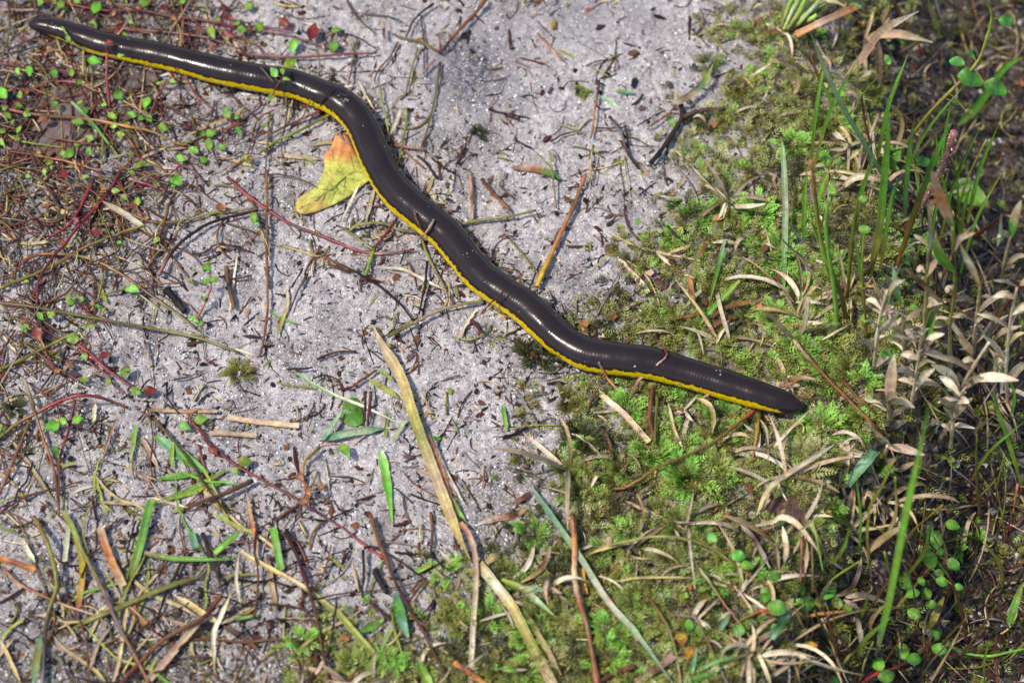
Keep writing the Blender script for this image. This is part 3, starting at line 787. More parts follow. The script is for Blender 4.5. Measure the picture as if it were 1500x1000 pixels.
# ---- centre
T('long thin reddish straw standing left of the debris heap', ['rust', 'brown', 'rust', 'brown'], 4.5, [(391, 250, 3), (391, 300), (391, 375), (392, 450), (386, 500), (380, 523)], taper=0.0)
T('long black twig bending down right below the crimson sweep', ['rust', 'black', 'black', 'black', 'dbrown'], 5, [(475, 377), (515, 395), (550, 415), (575, 435), (592, 452), (604, 469)])
T('olive-tan straw ending under the caecilian', ['olive', 'lolive', 'tan', 'lolive'], 8, [(568, 493), (590, 481), (612, 470), (650, 452), (708, 440, 3)])
S('olive arched stem left of the caecilian\'s middle', ['olive', 'lolive', 'olive', 'brown'], 6.5, [(512, 338), (522, 331, 3), (540, 327, 3), (563, 328, 2), (587, 337), (613, 340)])
T('red-brown twig crossing the olive arch', ['dred', 'red', 'dred'], 6, [(581, 321), (565, 343, 3), (547, 366)])
S('slim olive stem below the arch', ['olive', 'lolive'], 5, [(504, 334), (525, 350), (546, 366)])
S('short green upright stem at the crimson stem\'s end', ['olive', 'ygreen', 'green'], 7, [(548, 365), (543, 380), (535, 404)])
DRY('white flattened blade between arch and yellow-orange leaf', ['white', 'tan', 'white'], 9, [(548, 276), (543, 295), (536, 323)])
DRY('thin white straw under the yellow-orange leaf', ['white', 'white'], 4.5, [(527, 268, 5), (515, 293), (499, 327)])
DRY('white crooked straw below the crimson sweep', ['white', 'tan', 'white', 'tan'], 6, [(549, 392), (587, 394), (610, 404), (627, 413), (653, 425)])
S('olive stem descending left of the caecilian\'s middle', ['olive', 'lolive', 'olive', 'rust'], 5, [(618, 350), (628, 378), (638, 397), (651, 420), (663, 446)])
T('short tan twig perched on the caecilian\'s stripe at mid body', ['grey', 'tan', 'brown'], 5, [(636, 321, 12), (627, 337, 11), (615, 350, 7)])
T('brown spur leaning up the stripe at mid body', ['brown', 'dbrown'], 5, [(607, 310, 11), (614, 330, 10), (626, 344, 8)])
T('thin dark red twig across the stripe below mid body', ['dred', 'dbrown'], 3, [(738, 427, 14), (723, 440, 11), (704, 459, 3)])
T('straight dark twig left of the olive-tan straw', ['black', 'dbrown', 'black'], 5, [(626, 383), (622, 420), (614, 460)])
T('brown standing twig in the debris, left of centre', ['rust', 'brown', 'dbrown'], 5.5, [(467, 365), (455, 383), (446, 402)])
T('ash grey twig under brown twig at left of debris', ['dbrown', 'grey', 'dbrown'], 5, [(450, 402), (437, 425), (424, 455)])
DRY('pale blade hanging down beside the debris heap', ['white', 'straw', 'ygreen'], 6, [(420, 415), (421, 445), (413, 470), (405, 496)])
B('thin bright green leaf-strip on sand by the red straw', ['green', 'bgreen'], 5, [(395, 457), (415, 467), (440, 475)])
DRY('white thin straw right of the olive-tan straw', ['white', 'tan'], 5, [(699, 451), (686, 470), (668, 500)])
T('dark red short twig under the stripe', ['dred', 'dbrown'], 6, [(690, 468), (702, 482), (712, 490)])
DRY('broad brown-green strip of leaf at debris edge', ['brown', 'straw'], 8, [(553, 482), (560, 500), (572, 508)])
T('short grey-brown twig by crimson stem bend', ['brown', 'dbrown'], 5, [(480, 385), (495, 393), (515, 398)])
# ---- lower centre
DRY('broad olive-brown straw lying diagonally, lower centre', ['tan', 'tan', 'straw', 'lolive', 'tan', 'straw', 'lolive'], 19, [(546, 476, 3), (562, 508, 3), (587, 550, 3), (605, 605, 3), (625, 662, 3), (648, 722, 3), (670, 780, 3), (688, 818, 2)], name='broad_straw', cat='straw', prof='both', fold=0.35)
B('thin orange-edged strip along the broad olive-brown straw', ['rust', 'orange', 'rust'], 5, [(628, 635, 4), (645, 680, 4), (668, 745, 4)], mat=M_DRY)
B('long thin pale blade across the sand left of the broad straw', ['green', 'pale', 'white', 'pale'], 5.5, [(431, 546), (487, 577, 2), (537, 597, 3), (590, 623, 2)])
B('bluish green blade folded back on itself', ['teal', 'teal', 'pale', 'dteal'], 14, [(473, 644, 2), (497, 637, 3), (527, 631, 3), (564, 627, 2)], prof='both', fold=0.15)
B('narrow folded tip of the bluish green blade', ['teal', 'pale'], 9, [(474, 644, 3), (487, 622, 4), (502, 600, 3)])
T('dark red-brown stick, left of a close pair', ['dred', 'dbrown', 'dred'], 5.5, [(535, 573, 3), (535, 600, 3), (533, 624, 3)])
T('dark red-brown stick, right of a close pair', ['dbrown', 'dred', 'dbrown'], 5.5, [(543, 573, 3), (541, 600, 3), (538, 624, 3)])
B('bright green pointed blade with pale upper end, lower centre', ['pale', 'bgreen', 'green', 'bgreen'], 16, [(557, 660, 2), (562, 680), (568, 715), (575, 768, 1)])
DRY('yellow green flat strip ending at the broad straw', ['ygreen', 'lolive', 'ygreen'], 10, [(540, 555), (560, 567), (584, 583)])
DRY('small yellow-green strip beside broad straw top', ['ygreen', 'ygreen'], 6, [(552, 541), (565, 549), (577, 558)])
DRY('tan straw piece with square ends on sand', ['tan', 'ptan', 'tan'], 10, [(333, 611), (370, 617), (438, 624)], prof='flat')
DRY('second square straw piece below the first', ['ptan', 'tan'], 8, [(306, 634), (340, 635), (376, 638)], prof='flat')
S('long crimson runner crossing the lower sand', ['red', 'dred', 'red', 'dred', 'red', 'lred'], 6, [(280, 617), (295, 633), (310, 652), (337, 675), (375, 698), (425, 725), (467, 752), (500, 772), (530, 795), (562, 818)], leafy=True)
T('rusty twig standing across the crimson runner\'s end', ['rust', 'brown', 'rust', 'dbrown', 'dred', 'brown', 'dbrown'], 7, [(542, 753), (553, 785, 3), (562, 810, 3), (582, 857), (600, 890), (625, 935), (660, 1003)])
T('short rusty twig joining the long one near the bottom', ['brown', 'rust'], 5.5, [(623, 848, 3), (610, 865), (598, 881)])
S('crimson stem in the left sand with orange leaves', ['red', 'lred', 'red', 'dred'], 6.5, [(108, 498), (130, 517), (150, 535), (172, 552), (197, 569)], leafy=True)
DRY('short cut grass piece, pale green, right of broad straw', ['green', 'ygreen'], 8, [(736, 592), (739, 610), (743, 631)])
S('brown-orange sprig left of the bluish blade', ['olive', 'orange', 'rust'], 6, [(468, 655), (445, 678, 3), (446, 705, 2), (453, 742)], leafy=True)
T('dark bent twig on sand, upper of lower centre', ['dbrown', 'black'], 4.5, [(420, 541), (440, 540), (457, 538)])
T('red-brown twig pieces lying in a line', ['dred', 'brown', 'dbrown'], 5, [(465, 526), (482, 519), (500, 515), (522, 514)])
T('red-brown slanting twig near yellow strip', ['rust', 'brown'], 5.5, [(518, 565), (535, 553), (552, 542)])
T('tan twig running under the yellow strip', ['dred', 'rust'], 4, [(495, 570), (510, 568), (522, 565)])
DRY('thin light straw right of broad straw, long', ['white', 'tan', 'white'], 4, [(648, 678), (662, 705), (680, 740)])
B('bright yellow-green strip at the broad straw\'s lower edge', ['ygreen', 'bgreen'], 8, [(663, 730, 2), (672, 750), (681, 760)])
DRY('greyish blade under the bluish leaf, hanging', ['grey', 'white', 'grey'], 4, [(473, 665), (478, 690), (483, 728)])
DRY('slim pale green straw right of the bluish blade', ['pale', 'ygreen'], 5, [(597, 613), (587, 627), (574, 645)])
# ---- left, lower
S('arched runner with olive foot and red crown at the left', ['olive', 'olive', 'rust', 'red', 'red', 'dred', 'brown'], 7.5, [(-3, 642), (20, 624), (42, 611, 3), (77, 592, 6), (115, 579, 8), (150, 583, 6), (187, 597, 2)], leafy=True)
DRY('tan flat twig continuing the arched runner', ['rust', 'tan', 'orange', 'tan'], 6, [(216, 600), (262, 602), (318, 602)], prof='flat')
S('crimson upright stem below the arch', ['red', 'dred', 'red', 'rust', 'rust'], 6, [(110, 586, 6), (105, 608, 4), (99, 635, 3), (87, 677, 2), (86, 755)], leafy=True)
S('olive-brown stem from the arch foot to the left edge', ['olive', 'brown', 'rust', 'brown'], 6.5, [(45, 612, 2), (32, 645), (15, 687), (-3, 728)], leafy=True)
S('orange-brown stem leaning through the arch', ['tan', 'brown', 'orange', 'rust', 'dred'], 6.5, [(36, 556), (50, 600, 5), (65, 647, 3), (80, 690), (86, 742)])
DRY('tan straw from arch foot to stem meeting point', ['ptan', 'tan', 'lolive'], 6, [(14, 641), (30, 662), (50, 690), (85, 744)])
DRY('white needle straw at the far left', ['white', 'white'], 5, [(0, 485), (15, 507), (33, 523)])
B('broad green blade with dew under the brown stem', ['green', 'teal', 'green', 'green'], 22, [(227, 638, 1), (250, 655), (275, 673), (305, 693)], prof='leaf')
B('green blade lying level below the broad dewy one', ['green', 'bgreen', 'green'], 13, [(232, 701), (260, 697), (293, 694)], prof='leaf')
B('short upright green blade crossing the broad dewy one', ['ygreen', 'green'], 8, [(253, 650, 3), (252, 686, 2)])
B('long yellow-green blade sloping down left of the crimson runner', ['ygreen', 'bgreen', 'ygreen', 'lolive'], 8, [(331, 688), (287, 712), (240, 732), (178, 752)])
B('yellow-green blade just under the long sloping one', ['bgreen', 'ygreen'], 8, [(329, 704), (290, 718), (250, 732)])
B('short vertical yellow-green blade on left sand', ['bgreen', 'ygreen', 'pale'], 8, [(199, 622), (195, 650), (190, 680)])
DRY('thin tan twig ending at the green blades', ['straw', 'brown', 'tan'], 4, [(180, 679), (205, 693), (230, 703)])
T('thick dark stick running down left from a red leaf', ['dbrown', 'brown', 'dbrown', 'brown'], 9, [(371, 703), (345, 715), (315, 728), (274, 743)], name='stick', cat='stick')
T('thin olive brown stem crossing the broad dewy blade', ['brown', 'olive', 'brown', 'dbrown'], 5, [(225, 612), (250, 640, 3), (275, 672, 4), (297, 705, 3), (333, 752)])
DRY('dry tan leaf strip, lower end splitting', ['tan', 'ptan', 'tan'], 8, [(208, 640), (220, 663), (232, 685)])
DRY('pale dry strip hanging under the arch', ['straw', 'white', 'straw'], 7, [(140, 590), (138, 605), (137, 622)])
DRY('pinkish thin strip leaning in left sand', ['ptan', 'pink', 'tan'], 5, [(172, 612), (160, 640), (150, 672)])
DRY('white flat strip on the sand below green blades', ['white', 'tan', 'white'], 5, [(222, 728), (245, 735), (275, 743)])
T('long thin tan twig upright over the sand, left', ['dbrown', 'tan', 'grey'], 4, [(212, 500), (218, 525), (222, 560)])
T('black bent root above square straw pieces', ['black', 'dbrown'], 3.5, [(244, 560), (246, 583), (262, 606)])
T('slim dark twig across sand near moss patch', ['dbrown', 'grey'], 4, [(255, 556), (275, 552), (298, 542)])
DRY('slanting tan twig right of dark stick', ['tan', 'brown'], 8, [(298, 719), (310, 733), (324, 750)])
# ---- bottom left
B('broad bright green blade standing steeply, bottom left', ['bgreen', 'green', 'bgreen', 'lolive'], 14, [(222, 732, 5), (213, 765, 4), (205, 800, 3), (184, 867, 1)], prof='flat')
B('level grass blade turning from tan to vivid green', ['ptan', 'lolive', 'bgreen', 'bgreen', 'green'], 9, [(209, 808, 2), (228, 813, 3), (250, 817, 3), (300, 819, 3), (348, 819, 2)])
B('long pale olive blade rising right, bottom left', ['ygreen', 'lolive', 'lolive', 'olive'], 9, [(103, 921), (130, 908, 2), (160, 895, 3), (225, 867, 3), (265, 852), (303, 841)], prof='both')
B('yellowing speckled blade hanging down', ['lolive', 'ygreen', 'yellow', 'orange'], 10, [(93, 748, 3), (112, 787, 3), (121, 837, 2), (115, 889, 1)], prof='flat')
DRY('orange-tan bark strip lying steeply', ['ptan', 'orange', 'orange', 'tan'], 14, [(146, 772), (155, 800), (165, 825), (181, 858)], prof='flat')
DRY('lower piece of the orange-tan bark strip', ['orange', 'rust', 'orange'], 11, [(190, 880), (202, 902), (220, 917)], prof='both')
DRY('orange strip at the left edge, bottom', ['orange', 'rust', 'orange'], 11, [(-2, 816), (25, 825), (52, 834)], prof='flat')
S('rusty stem from the left edge toward the bottom', ['rust', 'orange', 'rust', 'tan'], 6, [(4, 830), (20, 848), (37, 860), (65, 873), (95, 886), (140, 901)])
S('dark olive stem bowing out near the bottom left corner', ['brown', 'olive', 'olive', 'dbrown', 'grey'], 8, [(50, 756), (65, 785, 5), (75, 812, 6), (83, 857, 5), (70, 900, 3), (64, 950, 3), (62, 1003)], taper=0.1)
S('brown stem running to the bottom edge, left', ['lolive', 'olive', 'brown', 'purple', 'brown', 'rust'], 7.5, [(106, 772), (122, 808, 3), (140, 842, 3), (157, 877, 3), (172, 912, 3), (195, 955), (219, 1002)], taper=0.1)
DRY('thick pale tan stick pointing to the bottom edge', ['tan', 'tan', 'ptan', 'tan'], 12, [(296, 904, 3), (270, 935), (245, 965), (219, 995)], prof='flat', fold=0.5)
T('red-brown stick crossing the pale tan stick', ['rust', 'dred', 'brown', 'rust', 'dred'], 9, [(323, 873, 4), (310, 890, 4), (295, 906, 5), (240, 936, 3), (205, 970), (176, 1002)], name='stick', cat='stick')
DRY('pointed tan leaf strip at stick crossing', ['tan', 'straw', 'tan'], 11, [(254, 871, 2), (280, 886), (300, 900, 3), (324, 914)])
DRY('tan strip meeting the crossing from the right', ['straw', 'tan', 'tan'], 10, [(374, 889), (350, 899), (324, 913, 3)])
DRY('brown strip sloping from the crossing to lower right', ['brown', 'dbrown', 'rust'], 10, [(325, 915), (350, 930), (378, 951)])
DRY('long whitish straw hanging at the crossing', ['straw', 'white', 'white', 'tan'], 8, [(338, 869, 4), (322, 905, 4), (313, 930, 3), (314, 988)], twist=0.6)
DRY('slim tan stalk beside green cut blade', ['tan', 'white', 'tan'], 5.5, [(350, 810, 3), (346, 850, 3), (353, 888)])
DRY('tan straw dropping from the square piece of grass', ['tan', 'orange', 'tan'], 7, [(361, 720), (367, 755), (374, 790), (377, 818)])
B('green cut blade leaning on the level blade', ['green', 'bgreen'], 10, [(348, 781, 4), (330, 796, 4), (314, 810, 3)], prof='flat')
B('blue-green stub near the level blade', ['teal', 'dteal'], 13, [(280, 779), (284, 792), (288, 806)], prof='flat')
DRY('pale light green stub at the left bottom', ['pale', 'white', 'pale'], 9, [(33, 790), (40, 806), (51, 823)])
DRY('pale upright strip left of yellowing blade', ['pale', 'white'], 9, [(101, 768), (98, 795), (95, 822)], prof='flat')
T('black crooked twig under the long olive blade', ['dbrown', 'black', 'black'], 6, [(268, 815), (258, 840, 2), (245, 865), (228, 912)])
T('dark stick leaning right of black crooked twig', ['black', 'dbrown'], 7, [(297, 780), (305, 805), (318, 840), (327, 868)])
B('green bud-tipped blade near bottom right of the crossing', ['bgreen', 'green'], 6, [(378, 900), (350, 905), (340, 908)])
DRY('tan crossing strip near the bottom', ['grey', 'tan'], 7, [(165, 915), (145, 940), (130, 985)])
DRY('straw-coloured blade toward the corner', ['tan', 'straw'], 7, [(-2, 935), (12, 960), (30, 1000)])
B('green-grey blurred blade in the bottom left corner', ['dteal', 'lolive', 'teal'], 14, [(60, 930, 4), (55, 960, 4), (48, 1003, 4)], prof='both')
# ---- bottom centre
DRY('long straw bent across the bottom, tan part', ['tan', 'straw', 'tan', 'lolive'], 8, [(352, 808), (375, 821), (420, 845), (450, 863), (494, 896)], prof='flat')
B('yellow-green straw running to the bottom edge', ['lolive', 'ygreen', 'lolive', 'lolive'], 11, [(492, 894, 2), (515, 920, 3), (537, 945, 3), (562, 974), (585, 1004)], prof='flat')
T('dark reddish twig dropping to the bottom, centre left', ['black', 'dred', 'brown', 'brown', 'dred'], 7, [(419, 775), (442, 832, 3), (457, 878, 4), (465, 910), (471, 945), (484, 1003)])
B('light green upright blade by the dark reddish twig', ['bgreen', 'bgreen', 'green'], 13, [(400, 772, 3), (406, 803, 3), (413, 838, 1)], prof='flat')
DRY('tan rough strip hanging at the left of it', ['brown', 'tan', 'rust'], 9, [(391, 812), (398, 855), (405, 895)])
B('dark green dewy leaf blade near the bottom', ['dteal', 'green', 'dteal', 'teal'], 19, [(579, 868, 2), (584, 890, 3), (589, 910, 3), (598, 934, 2)], prof='leaf')
S('olive thin stem next to dark green dewy blade', ['olive', 'ygreen'], 5, [(574, 890), (578, 920), (588, 955)])
B('light green leaf strip right of yellow straw', ['bgreen', 'green', 'bgreen'], 14, [(526, 924), (545, 917), (562, 905)], prof='leaf')
B('small bright green scrap by black twigs', ['bgreen', 'ygreen'], 9, [(609, 837), (620, 832), (631, 826)], prof='flat')
DRY('tall tan-pink straw at the bottom, knee in the middle', ['orange', 'ptan', 'tan', 'white', 'ptan'], 9, [(674, 765, 3), (688, 785, 4), (696, 815, 4), (697, 862, 4), (693, 920, 3), (690, 988), (689, 1004)], prof='flat', fold=0.5)
T('brown upright twig left of the tan-pink straw', ['rust', 'brown', 'dbrown'], 6, [(631, 750), (633, 780), (631, 813)])
T('black stub in the sand hollow, bottom centre', ['black', 'black'], 11, [(549, 833), (556, 850), (567, 868)], name='charred_stick', cat='stick')
T('thin black root circling the hollow', ['black', 'dbrown', 'black'], 4.5, [(533, 803), (545, 800), (570, 812), (600, 832), (618, 845)])
T('straight dark twig right of the rusty twig', ['dbrown', 'black', 'dbrown'], 5, [(578, 808), (605, 811), (636, 815)])
T('dark root dropping in the hollow', ['black', 'dbrown'], 5, [(532, 805), (533, 840), (530, 875)])
T('dark red twig in sand left of dewy blade', ['dred', 'dbrown'], 6, [(543, 883), (555, 893), (572, 908)])
T('orange cut stick at the bottom edge', ['orange', 'rust', 'orange'], 10, [(666, 970, 3), (690, 986, 3), (714, 1004, 3)], name='stick', cat='stick', taper=0.0)
B('pointed olive-green blade at the bottom edge', ['ygreen', 'green'], 16, [(632, 1006, 2), (620, 985, 4), (611, 964, 6)])
DRY('curled tan husk leaf right of the tan-pink straw', ['tan', 'straw', 'tan'], 13, [(734, 808), (722, 816, 3), (706, 832)], prof='leaf')
DRY('thin straw crossing from husk leaf to the right', ['white', 'tan', 'lolive', 'straw'], 8, [(640, 802), (665, 825), (700, 840), (745, 848), (786, 878)])
B('large pale straw running to the bottom, right of centre', ['straw', 'white', 'straw', 'lolive', 'tan'], 17, [(702, 826, 3), (725, 855, 4), (750, 888, 4), (780, 945, 3), (812, 1006, 3)], prof='flat', fold=0.3, mat=M_DRY, name='broad_straw', cat='straw')
B('yellow-green split blade beside the large pale straw', ['ygreen', 'lolive', 'pale', 'ygreen'], 12, [(735, 848, 3), (765, 862, 4), (787, 880, 4), (816, 905, 3)], mat=M_LEAF)
B('small green side leaf of the split blade', ['pale', 'teal'], 9, [(760, 862, 4), (782, 862, 4), (803, 866, 3)])
DRY('olive lower strand of the large pale straw', ['lolive', 'straw', 'tan'], 9, [(770, 895, 3), (795, 940, 3), (822, 988, 3)])
B('long straight whitish green blade, bottom right of centre', ['pale', 'teal', 'pale', 'white', 'pale', 'teal'], 11, [(769, 698, 3), (802, 748, 4), (847, 812, 5), (890, 880, 5), (930, 925, 4), (990, 1006, 3)], prof='both')
T('red-brown reed standing left of the whitish blade', ['rust', 'orange', 'tan', 'rust', 'brown', 'rust'], 10, [(839, 753, 4), (842, 800, 5), (842, 848, 6), (850, 885, 5), (861, 922, 4), (876, 1006, 3)], name='reed_stalk', cat='reed', taper=0.1)
DRY('flat orange chip beside the red-brown reed', ['orange', 'yellow', 'orange'], 12, [(851, 831, 3), (853, 850, 3), (856, 870, 2)], prof='flat')
DRY('curled pale husk, upper of two', ['tan', 'white', 'tan'], 9, [(783, 794), (778, 816, 3), (768, 834, 3), (748, 848)], prof='leaf')
DRY('curled tan husk, lower of two', ['tan', 'brown', 'straw'], 10, [(806, 800), (800, 820, 3), (787, 838, 3), (761, 854)], prof='leaf')
S('arched olive stem over the lower moss', ['olive', 'olive', 'lolive', 'olive', 'olive', 'rust'], 6, [(854, 818, 2), (875, 806, 4), (900, 797, 6), (962, 785, 8), (1012, 791, 8), (1050, 807, 6), (1077, 827, 5), (1128, 862, 3)], leafy=True)
S('tan-olive stem slanting to the bottom through moss', ['tan', 'olive', 'rust', 'olive', 'olive'], 5.5, [(1024, 831, 4), (1045, 860, 4), (1062, 886, 4), (1087, 916, 4), (1124, 967, 3)], leafy=True)
S('green stem dropping through the bottom moss', ['rust', 'olive', 'olive', 'tan'], 6, [(954, 880, 4), (970, 903, 4), (982, 926, 4), (992, 965), (998, 1004)], leafy=True)
T('grey-brown twig from moss to the bottom edge', ['dbrown', 'grey', 'brown', 'grey'], 5, [(1006, 883, 3), (1022, 910, 3), (1037, 940, 3), (1066, 1002, 3)])
S('red-orange stem slanting in the moss, right', ['orange', 'rust', 'olive'], 5.5, [(1068, 750, 4), (1050, 770, 4), (1026, 792, 5)])
S('rusty stem among round leaves at the lower moss', ['rust', 'rust', 'olive'], 5.5, [(1130, 892, 3), (1105, 898, 3), (1070, 917, 3)], leafy=True)
DRY('broad tan chip pointing down left at the bottom', ['ptan', 'brown', 'tan'], 15, [(988, 960, 3), (960, 980, 3), (932, 1000, 2)], prof='flat')
T('rust stick left of the broad tan chip', ['rust', 'brown'], 9, [(930, 975), (900, 985), (872, 1002)], name='stick', cat='stick')
B('pale green leaf blade in bottom moss', ['pale', 'teal', 'dteal'], 9, [(1069, 896, 5), (1062, 910, 5), (1049, 930, 3)], prof='leaf')
B('narrow dewy blade fanned at the bottom, upper', ['teal', 'green', 'teal'], 7, [(1018, 985, 2), (1050, 968, 4), (1092, 960, 3)])
B('narrow dewy blade fanned at the bottom, steep', ['green', 'teal'], 8, [(1010, 995, 2), (1016, 970, 4), (1021, 948, 6)])
B('broad dewy blade fanned at the bottom, lower', ['green', 'green', 'teal'], 11, [(1000, 998, 2), (1030, 990, 3), (1062, 975, 4)])
B('dark green pointed leaf near the bottom dew', ['dgreen', 'green'], 10, [(1052, 958, 3), (1062, 950, 4), (1080, 942, 5)], prof='leaf')
DRY('straw-pale thin bent line in lower moss', ['lolive', 'straw', 'lolive'], 4, [(890, 853, 4), (935, 846, 5), (985, 845, 5), (1012, 846, 4)])
# ---- around the caecilian's right end
T('thin hooked twig lying on the caecilian\'s back near the right end', ['brown', 'dred', 'ptan'], 3.5, [(969, 498, 12), (975, 513, 14), (976, 521, 14), (962, 535, 13.5)], taper=0.1)
S('long orange and olive stem bending out from under the right end', ['lred', 'rust', 'olive', 'rust', 'olive', 'orange', 'dred'], 6, [(1108, 598, 4), (1078, 623, 6), (1045, 647, 7), (1009, 665, 6), (960, 687, 6), (920, 712, 4), (896, 716, 3)])
S('yellow-olive stem standing under the right end', ['olive', 'yellow', 'rust'], 6.5, [(1113, 604, 3), (1107, 645, 4), (1102, 677, 2)])
DRY('pale pinkish straw below the caecilian\'s last stretch', ['straw', 'white', 'ptan', 'tan'], 10, [(876, 574, 2), (895, 590, 3), (915, 607, 3), (951, 647, 2)], prof='flat')
DRY('pale brown forked straw on the stripe', ['white', 'pink', 'dbrown'], 5, [(953, 546, 7), (935, 557, 6), (924, 582, 2)])
T('rusty twig crossing the stripe before the last stretch', ['grey', 'rust', 'orange', 'rust'], 5, [(877, 531, 11), (885, 545, 7), (893, 558, 4), (914, 579, 2)])
T('brown stalk standing in moss, below the last stretch', ['brown', 'rust', 'brown'], 9, [(956, 570, 4), (952, 612, 4), (960, 645, 3)])
S('olive stalk right beside the brown one', ['olive', 'olive'], 5.5, [(963, 577, 5), (961, 610, 5), (959, 650, 3)])
DRY('white split straw standing in moss', ['white', 'straw', 'white'], 6, [(979, 590, 4), (987, 627, 4), (1002, 661, 3)])
T('short brown twig standing on the sand edge', ['brown', 'dbrown'], 6, [(873, 571, 4), (867, 585, 3), (861, 604, 1)])
T('pale twig resting on the stripe near the right end', ['tan', 'grey', 'tan'], 6, [(1054, 566, 9), (1043, 574, 8), (1030, 583, 5)])
DRY('curled straw loop in moss under the last stretch', ['straw', 'tan', 'lolive', 'tan'], 9, [(1020, 582, 5), (1038, 592, 6), (1045, 610, 5), (1043, 634, 3)])
S('orange and green stem poking out right of the rounded end', ['rust', 'orange', 'olive', 'ygreen'], 6, [(1143, 566, 5), (1160, 561, 6), (1176, 554, 6), (1202, 545, 5)])
DRY('fan of three pale straws on sand, lower', ['white', 'straw'], 4.5, [(868, 604), (885, 603), (908, 600)])
DRY('fan of three pale straws on sand, upper', ['white', 'straw'], 4.5, [(875, 607), (885, 614), (893, 622)])
T('dark twig curving along the olive moss patch', ['dbrown', 'brown', 'dbrown'], 7, [(880, 625), (893, 648), (899, 672)])
S('rust and olive twig left of bright moss', ['olive', 'olive', 'rust'], 6, [(937, 662, 4), (923, 676, 3), (909, 690, 2)])
DRY('pinkish brown chip on sand lower centre', ['ptan', 'rust', 'brown'], 10, [(750, 738), (765, 730), (778, 720)])
DRY('tan strip lying right of the broad straw bottom', ['white', 'ptan', 'rust', 'tan'], 13, [(700, 768), (725, 759), (750, 755), (775, 744)], prof='both')

# ------------------------------------------------------------------ upright plants on the mossy bank and the dark slope
def upright(pts, lean=0.0, per=7, off=0.0):
    """first point is the foot on the ground; the rest stand in an upright plane through it, leaning by `lean` mm"""
    p = np.array([(q[0], q[1]) for q in pts], float)
    if len(p) == 2: p = np.array([p[0], (p[0] + p[1]) / 2 + rng.normal(0, 1.5, 2), p[1]])
    q = smooth_path(p, per)
    foot = W(p[0, 0], p[0, 1], 0)[0]
    t = np.linspace(0, 1, len(q))
    P = WY(q[:, 0], q[:, 1], foot[1] + (off + lean * t) * MM)
    low = H(P[:, 0], P[:, 1]) + 0.0006
    fix = P[:, 2] < low
    if fix.any():
        P[fix] = W(q[fix, 0], q[fix, 1], 0.8)
    return P

CAMN = unit(np.array([-0.62, -0.6, 0.6]))

def ublade(label, cols, w, pts, lean=-4.0, name='grass_shoot', cat='grass', prof='blade', fold=0.25, twist=0.0, mat=None, group=None, parent=None, off=0.0):
    P = upright(pts, lean, off=off)
    g = G()
    face = unit(CAMN + (rng.random(3) - 0.5) * 0.5)
    ribbon(g, P, w * PX, cols, face=face, fold=fold, prof=prof, twist=twist)
    o = g.build(name, mat or M_LEAF, parent, origin=P[0] if parent is None else None)
    if parent is None: tag(o, label, cat, group)
    return o

def ustem(label, cols, w, pts, lean=-3.0, name='plant_stem', cat='plant stem', leafy=False, taper=0.4, nodes=2, group=None):
    P = upright(pts, lean)
    g = G(); tube(g, P, w * PX * 0.5 * np.linspace(1.05, 1.05 - taper, len(P)), cols, nodes=nodes)
    if leafy:
        root = empty(name, P[0], label, cat, group); g.build('stem', M_STEM, root)
    else:
        root = g.build(name, M_STEM, origin=P[0]); tag(root, label, cat, group)
    STEMS.append(dict(root=root, leafy=leafy, px=np.array([(q[0], q[1]) for q in pts], float), P=P, label=label, n=0))
    return root

def cane(label, stem_cols, w, pts, leaves, lean=-4.0):
    """jointed grass cane: stem plus leaf blades, each a part"""
    P = upright(pts, lean)
    root = empty('grass_cane', P[0], label, 'grass', 'jointed grass canes on the dark slope')
    g = G(); tube(g, P, w * PX * 0.5 * np.linspace(1.1, 0.75, len(P)), stem_cols, nodes=5)
    g.build('stem', M_STEM, root)
    y0 = P[0, 1]
    p_ = np.array(pts, float)
    for k in range(5):
        a = p_[int(rng.integers(0, len(p_)))] + rng.normal(0, 2, 2); sg = rng.choice([-1, 1]); L_ = rng.uniform(16, 46)
        b = a + np.array([sg * L_ * rng.uniform(.4, .9), -L_ * rng.uniform(-.2, .8)])
        leaves = leaves + [([['tan', 'white'], ['white', 'tan'], ['straw', 'white'], ['grey', 'tan']][k % 4], rng.uniform(6, 11), [tuple(a), tuple((a + b) / 2 + np.array([0, -rng.uniform(2, 7)])), tuple(b)])]
    for cols, lw, lp in leaves:
        p = np.array(lp, float)
        if len(p) == 2: p = np.array([p[0], (p[0] + p[1]) / 2 + rng.normal(0, 2, 2), p[1]])
        q = smooth_path(p, 6)
        yy = np.interp(p[0, 1], P[::-1, 2] * 0 + np.linspace(pts[-1][1], pts[0][1], len(P)), P[::-1, 1])
        t = np.linspace(0, 1, len(q))
        Q = WY(q[:, 0], q[:, 1], yy + rng.uniform(-9, 5) * MM * t)
        lo = H(Q[:, 0], Q[:, 1]) + 0.0006
        Q[:, 2] = np.maximum(Q[:, 2], lo)
        gl = G(); ribbon(gl, Q, lw * PX * 1.05, cols, face=unit(CAMN + (rng.random(3) - 0.5) * 0.7), fold=0.22, prof='leaf', twist=rng.uniform(-0.5, 0.5))
        gl.build('leaf', M_DRY if 'green' not in str(cols) else M_LEAF, root)
    return root

